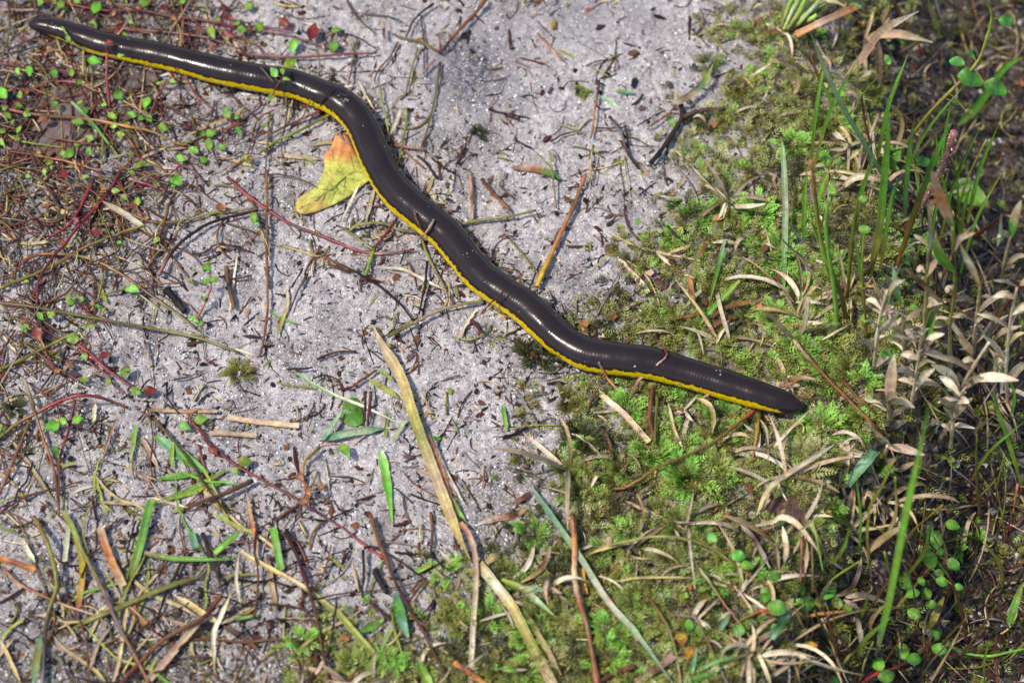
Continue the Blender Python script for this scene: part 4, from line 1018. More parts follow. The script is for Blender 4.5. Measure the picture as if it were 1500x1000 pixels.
UB, US = ublade, ustem
cane('jointed grass cane with a long tan top leaf and half-green side leaf', ['tan', 'lolive', 'olive', 'lolive'], 6, [(1391, 560), (1392, 475), (1399, 425), (1397, 375), (1395, 332)], [
    (['green', 'ptan', 'orange', 'tan', 'tan'], 17, [(1396, 334), (1384, 305), (1374, 275), (1366, 251)]),
    (['tan', 'grey', 'tan'], 9, [(1397, 366), (1404, 350), (1428, 341)]),
    (['green', 'green', 'green', 'tan'], 26, [(1396, 398), (1383, 378), (1370, 346)]),
    (['green', 'tan', 'brown', 'tan'], 15, [(1392, 458), (1362, 424), (1326, 392)]),
    (['tan', 'white', 'ptan'], 12, [(1393, 470), (1400, 480), (1416, 502)]),
    (['tan', 'tan'], 8, [(1398, 440), (1415, 436), (1427, 444)])])
cane('tan grass cane next to the half-green one, with bent leaves', ['grey', 'tan', 'lolive'], 6, [(1412, 565), (1424, 520), (1429, 480), (1433, 445), (1436, 420)], [
    (['orange', 'tan', 'white', 'tan'], 15, [(1436, 424), (1426, 395), (1407, 358)]),
    (['tan', 'white'], 8, [(1432, 458), (1450, 440), (1477, 426)]),
    (['white', 'tan'], 8, [(1428, 470), (1410, 462), (1394, 464)]),
    (['tan', 'white'], 7, [(1425, 505), (1440, 490), (1452, 470)])])
cane('outermost tan grass cane with a pale upright tip', ['tan', 'grey', 'olive', 'tan'], 6, [(1438, 540), (1452, 480), (1462, 450), (1470, 392), (1480, 345)], [
    (['green', 'green', 'tan', 'white'], 15, [(1480, 348), (1486, 325), (1496, 294)]),
    (['teal', 'grey'], 8, [(1461, 360), (1466, 340), (1467, 312)]),
    (['tan', 'tan', 'white'], 9, [(1450, 490), (1460, 475), (1477, 461)]),
    (['grey', 'tan', 'white'], 9, [(1455, 498), (1470, 485), (1497, 477)]),
    (['brown', 'grey'], 6, [(1462, 385), (1452, 395), (1444, 410)])])
cane('grey-green grass cane left of the half-green leaf', ['tan', 'lolive', 'grey'], 6, [(1352, 520), (1356, 450), (1359, 400), (1360, 365)], [
    (['teal', 'grey', 'tan'], 10, [(1361, 368), (1364, 335), (1361, 298)]),
    (['tan', 'ptan'], 9, [(1357, 405), (1366, 390), (1375, 377)]),
    (['green', 'green', 'tan'], 17, [(1354, 496), (1361, 476), (1373, 447)]),
    (['green', 'teal', 'tan'], 13, [(1320, 445), (1310, 420), (1297, 402)]),
    (['teal', 'teal'], 9, [(1316, 425), (1312, 408), (1309, 393)])])
cane('low tangle of pale dead cane with sweeping white leaves', ['tan', 'grey', 'tan', 'white'], 6, [(1375, 645), (1400, 605), (1412, 562), (1430, 530), (1450, 500)], [
    (['tan', 'white', 'tan'], 13, [(1407, 577), (1390, 548), (1364, 534)]),
    (['tan', 'tan', 'white'], 11, [(1440, 560), (1405, 530), (1355, 517)]),
    (['tan', 'white', 'white', 'tan'], 13, [(1421, 556), (1455, 552), (1492, 557)]),
    (['white', 'tan'], 14, [(1401, 594), (1390, 578), (1374, 562)]),
    (['white', 'tan'], 7, [(1412, 582), (1420, 597), (1438, 616)]),
    (['tan', 'white'], 7, [(1390, 630), (1405, 622), (1428, 627)]),
    (['orange', 'tan', 'tan'], 12, [(1424, 518), (1416, 505), (1405, 492)]),
    (['tan', 'white'], 8, [(1445, 575), (1440, 560), (1434, 548)])])
cane('short leaning dead cane with a broad pinkish leaf standing up', ['brown', 'tan', 'olive'], 5, [(1302, 628), (1302, 605), (1301, 585)], [
    (['rust', 'ptan', 'tan', 'white'], 17, [(1301, 588), (1306, 560), (1310, 520)]),
    (['tan', 'brown'], 7, [(1301, 600), (1290, 592), (1276, 590)]),
    (['tan', 'straw'], 7, [(1304, 612), (1318, 600), (1332, 593)])])
cane('low dead cane lying at the foot of the slope with three tan leaves', ['grey', 'brown', 'tan'], 5, [(1290, 690), (1296, 668), (1300, 652)], [
    (['tan', 'ptan', 'white'], 12, [(1300, 654), (1325, 657), (1354, 666)]),
    (['tan', 'tan', 'straw'], 10, [(1298, 684), (1318, 686), (1340, 676)]),
    (['tan', 'grey'], 10, [(1300, 688), (1315, 700), (1333, 713)]),
    (['grey', 'tan'], 9, [(1296, 668), (1290, 676), (1283, 690)])])
cane('tan cane at the bank with split drooping leaves below the bright stalk', ['grey', 'tan'], 6, [(1326, 545), (1325, 500), (1322, 460)], [
    (['tan', 'grey'], 9, [(1322, 470), (1340, 460), (1352, 452)]),
    (['tan', 'white'], 8, [(1325, 500), (1312, 480), (1308, 455)]),
    (['white', 'tan'], 9, [(1323, 480), (1335, 490), (1342, 510)])])

for lab, pts, sw in [
    ('pale branching dead cane right of the pinkish standing leaf', [(1335, 600), (1340, 560), (1346, 520), (1350, 492)], -1),
    ('short pale dead cane at the slope foot with spreading leaves', [(1392, 660), (1396, 620), (1404, 585), (1420, 560)], 1),
    ('pale dead cane nearest the picture edge, leaves drooping', [(1476, 600), (1474, 540), (1480, 470), (1490, 420)], -1),
    ('pale dead cane left of the bright green stalk foot, thin leaves', [(1280, 540), (1284, 500), (1290, 460), (1300, 425)], 1)]:
    lv = []
    p_ = smooth_path(np.array(pts, float), 6)
    for k in range(6):
        a = p_[int(len(p_) * (0.25 + 0.12 * k))if k < 6 else -1] if int(len(p_) * (0.25 + 0.12 * k)) < len(p_) else p_[-1]
        sg = sw * (1 if k % 2 else -1); L_ = rng.uniform(28, 55)
        b = a + np.array([sg * L_ * rng.uniform(.45, .9), -L_ * rng.uniform(0.0, .8)])
        lv.append(([['white', 'white'], ['tan', 'white'], ['straw', 'white'], ['ptan', 'white']][k % 4], rng.uniform(7, 12), [tuple(a), tuple((a + b) / 2 + np.array([0, -rng.uniform(2, 8)])), tuple(b)]))
    cane(lab, ['tan', 'white', 'tan'], 5, pts, lv, lean=-8)

UB('long blue-green blade leaning across the top right, thin upper half', ['teal', 'dteal', 'teal', 'teal', 'pale', 'teal'], 9, [(1337, 318), (1307, 275), (1290, 250), (1262, 202), (1230, 147), (1205, 92), (1186, 45)], prof='both')
UB('orange-tipped green reed parallel to the blue-green blade', ['ygreen', 'bgreen', 'rust', 'orange'], 8, [(1221, 160), (1210, 132), (1197, 107), (1181, 60)])
UB('broad green blade rising straight, tallest of the top right', ['olive', 'lolive', 'green', 'green', 'green'], 12, [(1274, 405), (1283, 365), (1290, 325), (1297, 250), (1301, 200), (1300, 146)])
UB('second green blade close behind the tallest one', ['olive', 'green', 'dteal'], 8, [(1290, 395), (1300, 330), (1309, 285), (1322, 250)])
UB('slim green blade with purple tip, middle of the top right', ['dteal', 'green', 'purple'], 8, [(1325, 330), (1328, 270), (1334, 210), (1341, 166)])
UB('green blade with a brown cut tip leaning right', ['orange', 'olive', 'dgreen', 'green', 'olive'], 11, [(1313, 392), (1337, 322), (1360, 257), (1378, 212), (1397, 174)])
UB('large blurred green blade bending right at the top right', ['grey', 'green', 'green', 'green', 'green'], 14, [(1394, 192), (1420, 168), (1437, 150), (1470, 102), (1497, 84)], prof='leaf')
UB('two-coloured green and tan leaf hanging from the top edge', ['green', 'bgreen', 'tan', 'green'], 13, [(1377, 57), (1370, 28), (1359, -3)], prof='leaf')
US('curving olive stalk crossing the dark slope at top right', ['olive', 'olive', 'lolive', 'ygreen', 'olive'], 6, [(1305, 235), (1320, 220), (1362, 165), (1425, 100), (1442, 67), (1453, 22), (1440, -3)], leafy=True)
US('thin red stalk slanting at the top, dark slope', ['red', 'orange', 'rust', 'brown'], 5, [(1353, 79), (1342, 60), (1332, 45), (1320, 22), (1308, -3)])
US('red-brown stalk among blades under the dry arches', ['red', 'rust', 'dred'], 5, [(1290, 230), (1272, 200), (1265, 165), (1262, 140)], leafy=True)
fs = US('fuzzy pink flower stalk leaning left, top right', ['dred', 'purple', 'pink', 'purple', 'pink'], 9, [(1322, 345), (1345, 310), (1372, 262), (1386, 232), (1398, 194)], name='flower_stalk', cat='flower stalk', taper=-0.2)
US('rusty stem reaching right behind the canes', ['rust', 'dred', 'rust'], 6, [(1410, 362), (1430, 345), (1450, 330), (1470, 315)])
US('yellow-green stem at the bank, left of a fork', ['olive', 'olive', 'ygreen', 'olive', 'orange'], 7, [(1240, 470), (1230, 425), (1205, 362), (1196, 300), (1188, 235)])
US('vivid green slim stem, longest at the bank', ['bgreen', 'bgreen', 'bgreen'], 7, [(1226, 475), (1222, 425), (1212, 360), (1210, 322), (1215, 290)])
US('light green stem left of the vivid one', ['ygreen', 'bgreen'], 5, [(1217, 410), (1205, 370), (1187, 320)])
US('short olive stem with two round leaves beside the vivid one', ['olive', 'olive', 'ygreen'], 5, [(1240, 440), (1247, 375), (1256, 300), (1260, 290)], leafy=True)
US('thin stem with small round leaves by the dead cane bank', ['rust', 'olive', 'ygreen'], 4, [(1270, 495), (1266, 440), (1263, 395), (1266, 340)], leafy=True)
UB('long bright green blade standing steeply at the lower right', ['pale', 'bgreen', 'bgreen', 'bgreen', 'green'], 11, [(1283, 962), (1294, 915), (1305, 870), (1328, 750), (1345, 672), (1362, 590)], lean=-8)
UB('light green blade at the right picture edge', ['ygreen', 'bgreen', 'green'], 9, [(1497, 710), (1475, 637), (1462, 600), (1454, 572)])
B('blue-green leaf piece cut square, lying on the dark soil', ['dteal', 'teal', 'dteal'], 20, [(1240, 709, 4), (1260, 686, 4), (1281, 660, 4)], prof='flat', fold=0.12)
T('long brown twig sloping down the bank past the right end', ['tan', 'brown', 'rust', 'rust', 'dred'], 7, [(1163, 498, 5), (1190, 530, 5), (1220, 562, 5), (1265, 607, 6), (1296, 638, 5)])
T('fine tan straw crossing the dead canes', ['brown', 'tan', 'straw'], 3.5, [(1305, 515, 12), (1342, 562, 18), (1376, 618, 18)], nodes=0)
T('dark red twig parallel to the brown bank twig', ['dred', 'rust', 'dbrown'], 6, [(1230, 552, 4), (1255, 580, 4), (1282, 605, 4)])
S('orange-brown stem at the right edge, mid height', ['orange', 'rust', 'rust'], 5, [(1491, 708, 6), (1487, 730, 4), (1484, 752, 3)])
S('curving green stem along the lower right edge', ['olive', 'green', 'bgreen', 'green'], 6, [(1382, 940, 8), (1412, 955, 10), (1450, 960, 11), (1503, 949, 12)])
u, v = rng.uniform(1175, 1430, 26), rng.uniform(230, 470, 26)
for i in range(26):
    L_ = rng.uniform(70, 170); sl = rng.normal(0.12, .22)
    UB('thin green grass shoot standing among dry grass at the bank', [['olive', 'green', 'bgreen'], ['lolive', 'green', 'green'], ['green', 'bgreen', 'ygreen']][i % 3], rng.uniform(4, 7.5), [(u[i], v[i]), (u[i] + sl * L_ * .5, v[i] - L_ * .55), (u[i] + sl * L_ * 1.25, v[i] - L_)], lean=rng.uniform(-9, 3), group='thin green shoots at the bank')
# creeper, lower right
S('horizontal creeper with a row of round leaves, lower right', ['lred', 'rust', 'orange', 'olive', 'olive'], 7, [(1112, 893, 7), (1150, 900, 8), (1177, 902, 9), (1225, 896, 10), (1300, 891, 11), (1358, 884, 11)], leafy=True)
S('creeper branch climbing right with paired round leaves', ['olive', 'lolive', 'rust', 'rust', 'rust'], 7, [(1314, 890, 9), (1340, 858, 12), (1357, 837, 13), (1373, 815, 14)], leafy=True)
S('red creeper stem rising from the bottom edge', ['red', 'lred', 'dred', 'rust'], 7, [(1262, 1000, 5), (1287, 985, 7), (1325, 971, 9), (1366, 941, 10)], leafy=True)
S('olive creeper arch near the bottom, lower right', ['olive', 'olive', 'lolive'], 6, [(1225, 990, 3), (1245, 960, 7), (1276, 938, 8)], leafy=True)
S('thin upright olive stem by the bright steep blade', ['olive', 'ygreen'], 5, [(1259, 998, 3), (1268, 965, 6), (1279, 938, 9)])
S('straw-thin stem slanting right at the bottom', ['tan', 'lolive', 'tan'], 4, [(1204, 905, 10), (1225, 962, 8), (1243, 1001, 6)])
S('rust upright stem over the creeper\'s left part', ['rust', 'brown', 'rust'], 6, [(1175, 786, 8), (1174, 820, 7), (1173, 852, 6)])
S('red to yellow stem dropping from the creeper', ['dred', 'red', 'lolive', 'yellow'], 7, [(1178, 908, 8), (1178, 930, 8), (1177, 953, 7), (1162, 1003, 4)])
S('brown arching stem over the dark hollow', ['olive', 'olive', 'brown', 'olive'], 6, [(1225, 756, 8), (1262, 757, 12), (1300, 785, 14), (1325, 817, 12), (1347, 848, 8)])
S('thin green stem hanging straight at the bank bottom', ['ygreen', 'bgreen', 'green'], 4, [(1190, 760, 9), (1197, 790, 8), (1206, 836, 6)])
S('olive stem standing left of the thin green one', ['brown', 'olive', 'olive'], 4.5, [(1189, 797, 7), (1190, 830, 7), (1190, 868, 6)])
UB('long tan leaf angled up to the bright steep blade', ['tan', 'ptan', 'straw', 'white'], 11, [(1262, 818), (1275, 803), (1300, 784), (1329, 766)], prof='leaf', mat=M_DRY)
DRY('grey dead stalk curling down from the long tan leaf', ['tan', 'grey', 'brown', 'tan'], 8, [(1262, 816, 12), (1257, 840, 10), (1245, 863, 9), (1216, 876, 8)])
B('wilted leaf half green half tan over the hollow', ['olive', 'green', 'tan', 'green'], 15, [(1213, 753, 6), (1235, 765, 8), (1252, 780, 8), (1264, 793, 7)], prof='leaf')
DRY('tan dead leaf lying on the creeper', ['tan', 'ptan', 'tan'], 11, [(1238, 874, 13), (1265, 872, 14), (1298, 882, 12)], prof='leaf')
DRY('bent tan leaf tip below the creeper leaf', ['ptan', 'tan'], 9, [(1236, 878, 12), (1250, 886, 11), (1262, 893, 9)], prof='leaf')
DRY('grey withered leaf strip above the dark hollow', ['grey', 'brown', 'grey'], 10, [(1218, 774, 7), (1232, 800, 7), (1238, 828, 7), (1243, 852, 5)])
DRY('long dry leaf drooping over the bank bottom', ['tan', 'white', 'tan', 'ptan'], 11, [(1128, 768, 8), (1145, 757, 10), (1170, 770, 10), (1198, 806, 7)], prof='leaf')
B('moss green blade near the right bottom edge', ['green', 'green', 'olive'], 15, [(1476, 918, 12), (1486, 888, 16), (1499, 852, 20)], prof='leaf')
B('dark teal dewy blade left of the creeper', ['dteal', 'dgreen', 'teal'], 14, [(1153, 899, 9), (1143, 915, 7), (1129, 934, 6)], prof='flat')
DRY('hollow grey stalk broken off under the creeper', ['grey', 'white', 'grey'], 9, [(1256, 899, 7), (1259, 920, 7), (1263, 944, 6)], prof='flat', fold=0.6)
B('yellowish olive leaf standing right of the creeper', ['yellow', 'lolive', 'olive'], 14, [(1361, 924, 6), (1370, 900, 10), (1383, 873, 13)], prof='leaf')
DRY('pale twisted leaf at the bank bottom, vertical', ['white', 'tan', 'grey'], 9, [(1146, 770, 6), (1152, 800, 6), (1149, 825, 5)])
DRY('thin crooked pale root on dark soil', ['grey', 'white', 'grey'], 5, [(1215, 820, 6), (1228, 829, 6), (1247, 838, 5)])
DRY('white bent straw standing by the bank bottom', ['white', 'dred', 'white'], 8, [(1082, 765, 6), (1105, 790, 6), (1128, 832, 4)])
T('brown twig lying at right, blurred, upper', ['brown', 'dred', 'brown'], 6, [(1462, 838, 6), (1480, 832, 6), (1503, 822, 7)])
T('rusty thin twig standing at the far right bottom', ['rust', 'brown'], 6, [(1462, 1002, 4), (1458, 960, 8), (1460, 930, 10)])
T('grey straight twig slanting over dark soil, right', ['grey', 'purple'], 4, [(1378, 748, 8), (1382, 790, 8), (1387, 830, 6)])
# dry arches and blades at the top right
for lab, cols, w, pts in [
    ('wide dry blade arching right at the top, pale', ['tan', 'straw', 'ptan', 'tan', 'white'], 13, [(1258, 64), (1285, 52), (1305, 50), (1325, 51), (1366, 62)]),
    ('dry blade running from the top edge down left to a point', ['tan', 'ptan', 'tan', 'white'], 12, [(1345, 17), (1305, 36), (1285, 52), (1265, 82), (1236, 114)]),
    ('dry blade hanging straight with a wide middle', ['tan', 'ptan', 'tan'], 13, [(1287, 60), (1288, 90), (1290, 120)]),
    ('upper dry leaf pointing to the top edge', ['ptan', 'tan', 'ygreen'], 11, [(1288, 46), (1295, 25), (1303, 6)]),
    ('small dry leaf curled to the right of the hanging blade', ['tan', 'ptan', 'white'], 11, [(1304, 100), (1320, 104), (1328, 118), (1338, 130)]),
    ('dry arch of thin blade over red stalk', ['tan', 'white', 'tan'], 7, [(1258, 116), (1277, 106), (1290, 122), (1293, 140)]),
    ('straight dry blade pointing at the tall green one', ['white', 'tan', 'tan'], 8, [(1253, 137), (1268, 134), (1298, 145)]),
    ('dry hoop right of the tall green blade, outer', ['tan', 'straw', 'tan'], 8, [(1296, 149), (1316, 164), (1322, 188), (1309, 226)]),
    ('dry hoop right of the tall green blade, inner', ['white', 'tan'], 7, [(1280, 173), (1302, 180), (1317, 210)]),
    ('bent dry blade at the moss edge, top', ['tan', 'tan', 'white'], 9, [(1145, 72), (1152, 92), (1170, 98), (1186, 112)]),
    ('drooping dry blade curl below the bent one', ['tan', 'straw', 'tan'], 8, [(1150, 98), (1166, 104), (1169, 125), (1161, 140)]),
    ('grey dry leaf hanging on the dark slope', ['grey', 'tan', 'grey'], 12, [(1388, 68), (1399, 88), (1406, 117)]),
    ('grey-tan stalk crossing the top of the slope', ['grey', 'tan', 'grey'], 10, [(1383, 0), (1403, 16), (1413, 40), (1422, 67)]),
    ('thin dry hoop near the bank, lower', ['tan', 'straw', 'tan'], 7, [(1242, 236), (1258, 222), (1272, 232), (1279, 250)]),
    ('dry leaf sweeping left above the round leaf', ['tan', 'white', 'tan'], 10, [(1297, 267), (1268, 258), (1248, 263), (1230, 280)]),
    ('thin upright dry culm at the top of the bank', ['grey', 'tan', 'grey'], 4.5, [(1255, 132), (1257, 95), (1247, 50)]),
    ('dry blade hanging left of the fork of green stems', ['tan', 'white', 'tan'], 9, [(1155, 325), (1170, 345), (1192, 365)]),
    ('pinkish flat dead leaf piece at the bank', ['ptan', 'pink', 'tan'], 11, [(1247, 379), (1263, 383), (1283, 391)]),
    ('long dry straw sloping through the bank moss', ['tan', 'ptan', 'brown'], 6, [(1140, 345), (1175, 380), (1220, 440)]),
    ('dry pink straw at the end of the bank moss', ['ptan', 'tan', 'ptan'], 7, [(1122, 455), (1145, 478), (1166, 500)]),
    ('dry blade bent like a hook under the bank', ['tan', 'white', 'tan'], 10, [(1175, 455), (1185, 435), (1180, 470), (1170, 495)]),
    ]:
    ublade(lab, cols, w, pts[::-1] if pts[-1][1] > pts[0][1] else pts, lean=-5, name='dry_straw', cat='dry grass', prof='both', mat=M_DRY, twist=rng.uniform(-0.7, 0.7))
# green sprout bundle and tan chip at the top
root = empty('sprout_bundle', W(1160, 40, 0)[0], 'bundle of thick pale green sprouts at the top edge of the bank', 'sprouts')
for k, (a, b) in enumerate([((1144, 42), (1160, -2)), ((1148, 44), (1172, -3)), ((1153, 44), (1182, -4)), ((1158, 44), (1190, 0)), ((1162, 40), (1198, 6)), ((1168, 38), (1206, -4)), ((1174, 36), (1197, 22)), ((1166, 28), (1210, 4))]):
    P = path([(a[0], a[1], 3 + k % 3), (b[0], b[1], 7 + k % 3 * 2)], 4)
    g = G(); tube(g, P, 7 * PX * 0.5 * np.linspace(0.9, 1.1, len(P)), ['ygreen', 'pale', 'ygreen'] if k % 2 else ['olive', 'ygreen', 'bgreen'])
    g.build('sprout', M_STEM, root)
DRY('flat orange-tan bamboo chip leaning at the top of the bank', ['orange', 'ptan', 'orange'], 14, [(1166, 51, 6), (1205, 32, 9), (1253, 11, 10)], prof='flat', fold=0.2)

# ------------------------------------------------------------------ single leaves
def outline_leaf(name, label, cat, pts, cols, edge, h, h_mid, midrib=None, mat=None, edge_bias=None):
    """a fallen leaf cut to an outline, triangulated as a fan of rings, with thickness and an uneven surface"""
    p = smooth_path(np.array(pts + [pts[0]], float), 4)[:-1]
    c = p.mean(0)
    rings = [1.0, 0.9, 0.75, 0.5, 0.25]
    V = []; cc = []
    for r in rings:
        q = c + (p - c) * r
        hh = h + (h_mid - h) * (1 - r) + 0.5 * (fbm(q[:, 0] / 12, q[:, 1] / 12, 2, 33) - 0.5) * 2.2
        V.append(np.stack([q[:, 0], q[:, 1], hh], 1))
        mixv = np.clip((fbm(q[:, 0] / 22, q[:, 1] / 22, 3, 44) - 0.5) * 2.0 + (r - 0.85) * 1.5 + (edge_bias(q[:, 0], q[:, 1]) if edge_bias else 0), 0, 1)[:, None]
        base = C(cols[0]) * (1 - fbm(q[:, 0] / 15, q[:, 1] / 15, 2, 9)[:, None]) + C(cols[1]) * fbm(q[:, 0] / 15, q[:, 1] / 15, 2, 9)[:, None]
        cc.append((base * (1 - mixv) + C(edge) * mixv) * np.where(rng.random((len(q), 1)) < 0.07, 0.6, 1.0) * (1 + 0.16 * (rng.random((len(q), 1)) - .5)))
    V = np.concatenate(V); cc = np.concatenate(cc)
    V = np.concatenate([V, [[c[0], c[1], h_mid]]]); cc = np.concatenate([cc, [C(cols[0])]])
    base = W(V[:, 0], V[:, 1], 0)
    zz = base[:, 2] * 0.5 + base[:, 2].mean() * 0.5 + np.maximum(V[:, 2], 0.3) * MM
    zz = np.maximum(zz, base[:, 2] + 0.0005)
    d = ray(V[:, 0], V[:, 1]); t = (zz - CAM[2]) / d[:, 2]
    X = CAM + d * t[:, None]
    m = len(p); F = []
    for i in range(len(rings) - 1):
        for j in range(m):
            k = (j + 1) % m
            F.append((i * m + j, i * m + k, (i + 1) * m + k, (i + 1) * m + j))
    F += [((len(rings) - 1) * m + j, (len(rings) - 1) * m + (j + 1) % m, len(X) - 1) for j in range(m)]
    n = len(X)
    F2 = [tuple(a + n for a in f[::-1]) for f in F]
    rim = [(j, j + n, (j + 1) % m + n, (j + 1) % m) for j in range(m)]
    g = G(); g.add(np.concatenate([X, X - np.array([0, 0, 0.0003])]), F + F2 + rim, np.concatenate([cc, cc]))
    o = empty(name, (X[:, 0].mean(), X[:, 1].mean(), X[:, 2].min()), label, cat)
    g.build('leaf', mat or M_LEAF, o)
    if midrib:
        q = smooth_path(np.array(midrib, float), 8)
        B_ = W(q[:, 0], q[:, 1], 0)
        near = np.array([X[np.argmin(np.hypot(V[:, 0] - a, V[:, 1] - b)), 2] for a, b in q[:, :2]])
        dd = ray(q[:, 0], q[:, 1]); tt = (near + 0.0002 - CAM[2]) / dd[:, 2]
        g2 = G(); tube(g2, CAM + dd * tt[:, None], 1.1 * PX * np.linspace(1.1, 0.5, len(q)), ['lolive', 'ygreen', 'orange'])
        g2.build('midrib', M_STEM, o)
    return o

outline_leaf('fallen_leaf', 'large yellow-green fallen leaf with orange margins tucked under the caecilian', 'leaf',
             [(492, 196), (506, 196), (516, 214), (530, 238), (545, 262), (538, 266), (521, 280), (503, 292), (480, 303), (455, 312), (440, 313), (433, 305), (437, 290), (457, 279), (468, 264), (475, 246), (474, 226), (484, 217)],
             [lin((196, 186, 92), .88), lin((192, 198, 94), .88)], lin((220, 150, 92), .88), 1.2, 3.5, edge_bias=lambda a, b: 1.3 * sstep(252, 228, b) * sstep(522, 508, a) + 0.6 * sstep(465, 440, a), midrib=[(543, 258), (518, 252), (490, 272), (462, 293), (438, 306)])
outline_leaf('dead_leaf', 'big purplish brown dead leaf under green sprigs, upper left', 'leaf',
             [(56, 140), (72, 128), (90, 124), (115, 128), (140, 138), (138, 158), (134, 175), (132, 205), (122, 222), (105, 232), (80, 232), (58, 228), (48, 205), (47, 178)],
             ['purple', 'grey'], 'brown', 1.0, 2.0, midrib=[(70, 130), (88, 170), (92, 228)], mat=M_DRY)
outline_leaf('dead_leaf', 'smaller purple-grey dead leaf just below the yellow stripe, upper left', 'leaf',
             [(168, 98), (190, 96), (215, 103), (235, 112), (222, 124), (205, 128), (190, 140), (172, 136), (160, 120)],
             ['purple', 'grey'], 'dbrown', 0.8, 1.4, mat=M_DRY)
outline_leaf('fallen_leaf', 'torn bright green leaf scrap behind two dark red sticks', 'leaf',
             [(502, 592), (512, 583), (524, 584), (530, 597), (532, 618), (520, 624), (508, 622), (500, 610)], ['green', 'green'], 'bgreen', 0.8, 1.6)
outline_leaf('dead_leaf', 'shiny pink-brown dead leaf beneath dry blades, lower right of moss', 'leaf',
             [(1120, 740), (1140, 727), (1165, 728), (1185, 740), (1192, 760), (1180, 776), (1150, 778), (1128, 765)], ['purple', 'brown'], 'dbrown', 1.8, 3.0)
outline_leaf('fallen_leaf', 'round olive-brown leaf lying on sand right of the caecilian', 'leaf',
             [(886, 360), (895, 357), (905, 364), (906, 372), (895, 375), (886, 370)], ['olive', 'brown'], 'brown', 0.8, 1.8)
outline_leaf('fallen_leaf', 'rounded pale green leaf on sand near the moss edge', 'leaf',
             [(948, 377), (956, 374), (963, 379), (960, 390), (951, 390)], ['pale', 'ygreen'], 'green', 0.8, 1.4)
outline_leaf('dead_leaf', 'purplish dead leaf scrap at the moss edge', 'leaf',
             [(958, 408), (970, 405), (980, 410), (976, 422), (962, 424)], ['purple', 'dred'], 'dbrown', 0.8, 1.4, mat=M_DRY)
# dewy leaf on the slope
P0 = W(1392, 268, 6)[0]
tp = WY(1452, 300, P0[1] - 0.012)[0]
g = G(); leaf(g, P0, tp - P0, unit(np.array([0.1, -0.4, 0.9])), np.linalg.norm(tp - P0), 40 * PX, ['dgreen', 'green', 'green', 'brown'], 'ovate', 0.3, 0.15, nseg=12)
tag(g.build('dewy_leaf', M_LEAF), 'broad toothed green leaf covered in dew on the dark slope', 'leaf')

def fuzz(o, P, n=420):
    """fuzzy little scales all round a flower stalk"""
    g = G()
    for k in range(n):
        p = P[int(rng.integers(len(P)))] + rng.normal(0, 1, 3) * 1e-4
        d = unit(rng.normal(0, 1, 3)); p = p + d * 0.0014; s_ = unit(np.cross(d, rng.normal(0, 1, 3)))
        L_ = rng.uniform(.0004, .001)
        g.add(np.array([p - s_ * L_ * .3, p + s_ * L_ * .3, p + d * L_ + s_ * L_ * .4, p + d * L_ * .6]), [(0, 1, 2), (0, 2, 3)], C(['purple', 'pink', 'dred', 'white'][int(rng.integers(4))]))
    me = g.mesh('fuzz', M_STEM, np.asarray(o.location)); f = D.objects.new('fuzz', me); col.objects.link(f); f.parent = o
    f['kind'] = 'stuff'

def lone_leaf(label, u, v, size, cols, ang, h=2.0, shape='ovate', name='leaf', ratio=0.6, group=None, cat='leaf', mat=None):
    a = math.radians(ang)
    du = np.array([math.cos(a), math.sin(a)]) * size / 2
    A_ = W(u - du[0], v - du[1], h)[0]; B_ = W(u + du[0], v + du[1], h + rng.uniform(-0.3, 1.5))[0]
    g = G()
    nor = unit(np.array([rng.uniform(-.35, .35), -0.3 + rng.uniform(-.3, .3), 1.0]))
    leaf(g, A_, B_ - A_, nor, np.linalg.norm(B_ - A_), size * ratio * PX * 1.1, cols, shape, curl=rng.uniform(0, 0.6), fold=rng.uniform(0.05, 0.35))
    return tag(g.build(name, mat or M_LEAF), label, cat, group)

FL = next(o for o in col.objects if o.name.startswith('fallen_leaf') and o.type == 'EMPTY' and 'large yellow-green' in o['label'])
def side_veins(o, veins):
    me = o.children[0].data; co = np.empty(len(me.vertices) * 3, np.float32); me.vertices.foreach_get('co', co); co = co.reshape(-1, 3) + np.asarray(o.location)
    for a, b in veins:
        q = np.linspace(a, b, 7); q[:, 1] += 2.0 * np.sin(np.linspace(0, 3.14, 7))
        B_ = W(q[:, 0], q[:, 1], 2.0)
        z = np.array([np.sort(co[np.argsort(np.hypot(co[:, 0] - p[0], co[:, 1] - p[1]))[:4], 2])[-1] for p in B_])
        d = ray(q[:, 0], q[:, 1]); t = (z - 0.00002 - CAM[2]) / d[:, 2]
        g = G(); tube(g, CAM + d * t[:, None], 0.5 * PX * np.linspace(1.2, 0.5, 7), ['lolive', 'ygreen'], sides=5)
        g.build('vein', M_STEM, o)
side_veins(FL, [((505, 260), (503, 284)), ((492, 271), (483, 298)), ((478, 281), (464, 306)), ((508, 257), (487, 228)), ((496, 267), (474, 250)), ((482, 277), (463, 273)), ((470, 287), (448, 288)), ((520, 252), (512, 222))])
fuzz(fs, smooth_path(next(q for q in STEMS if q['root'] is fs)['P'], 4)[20:])
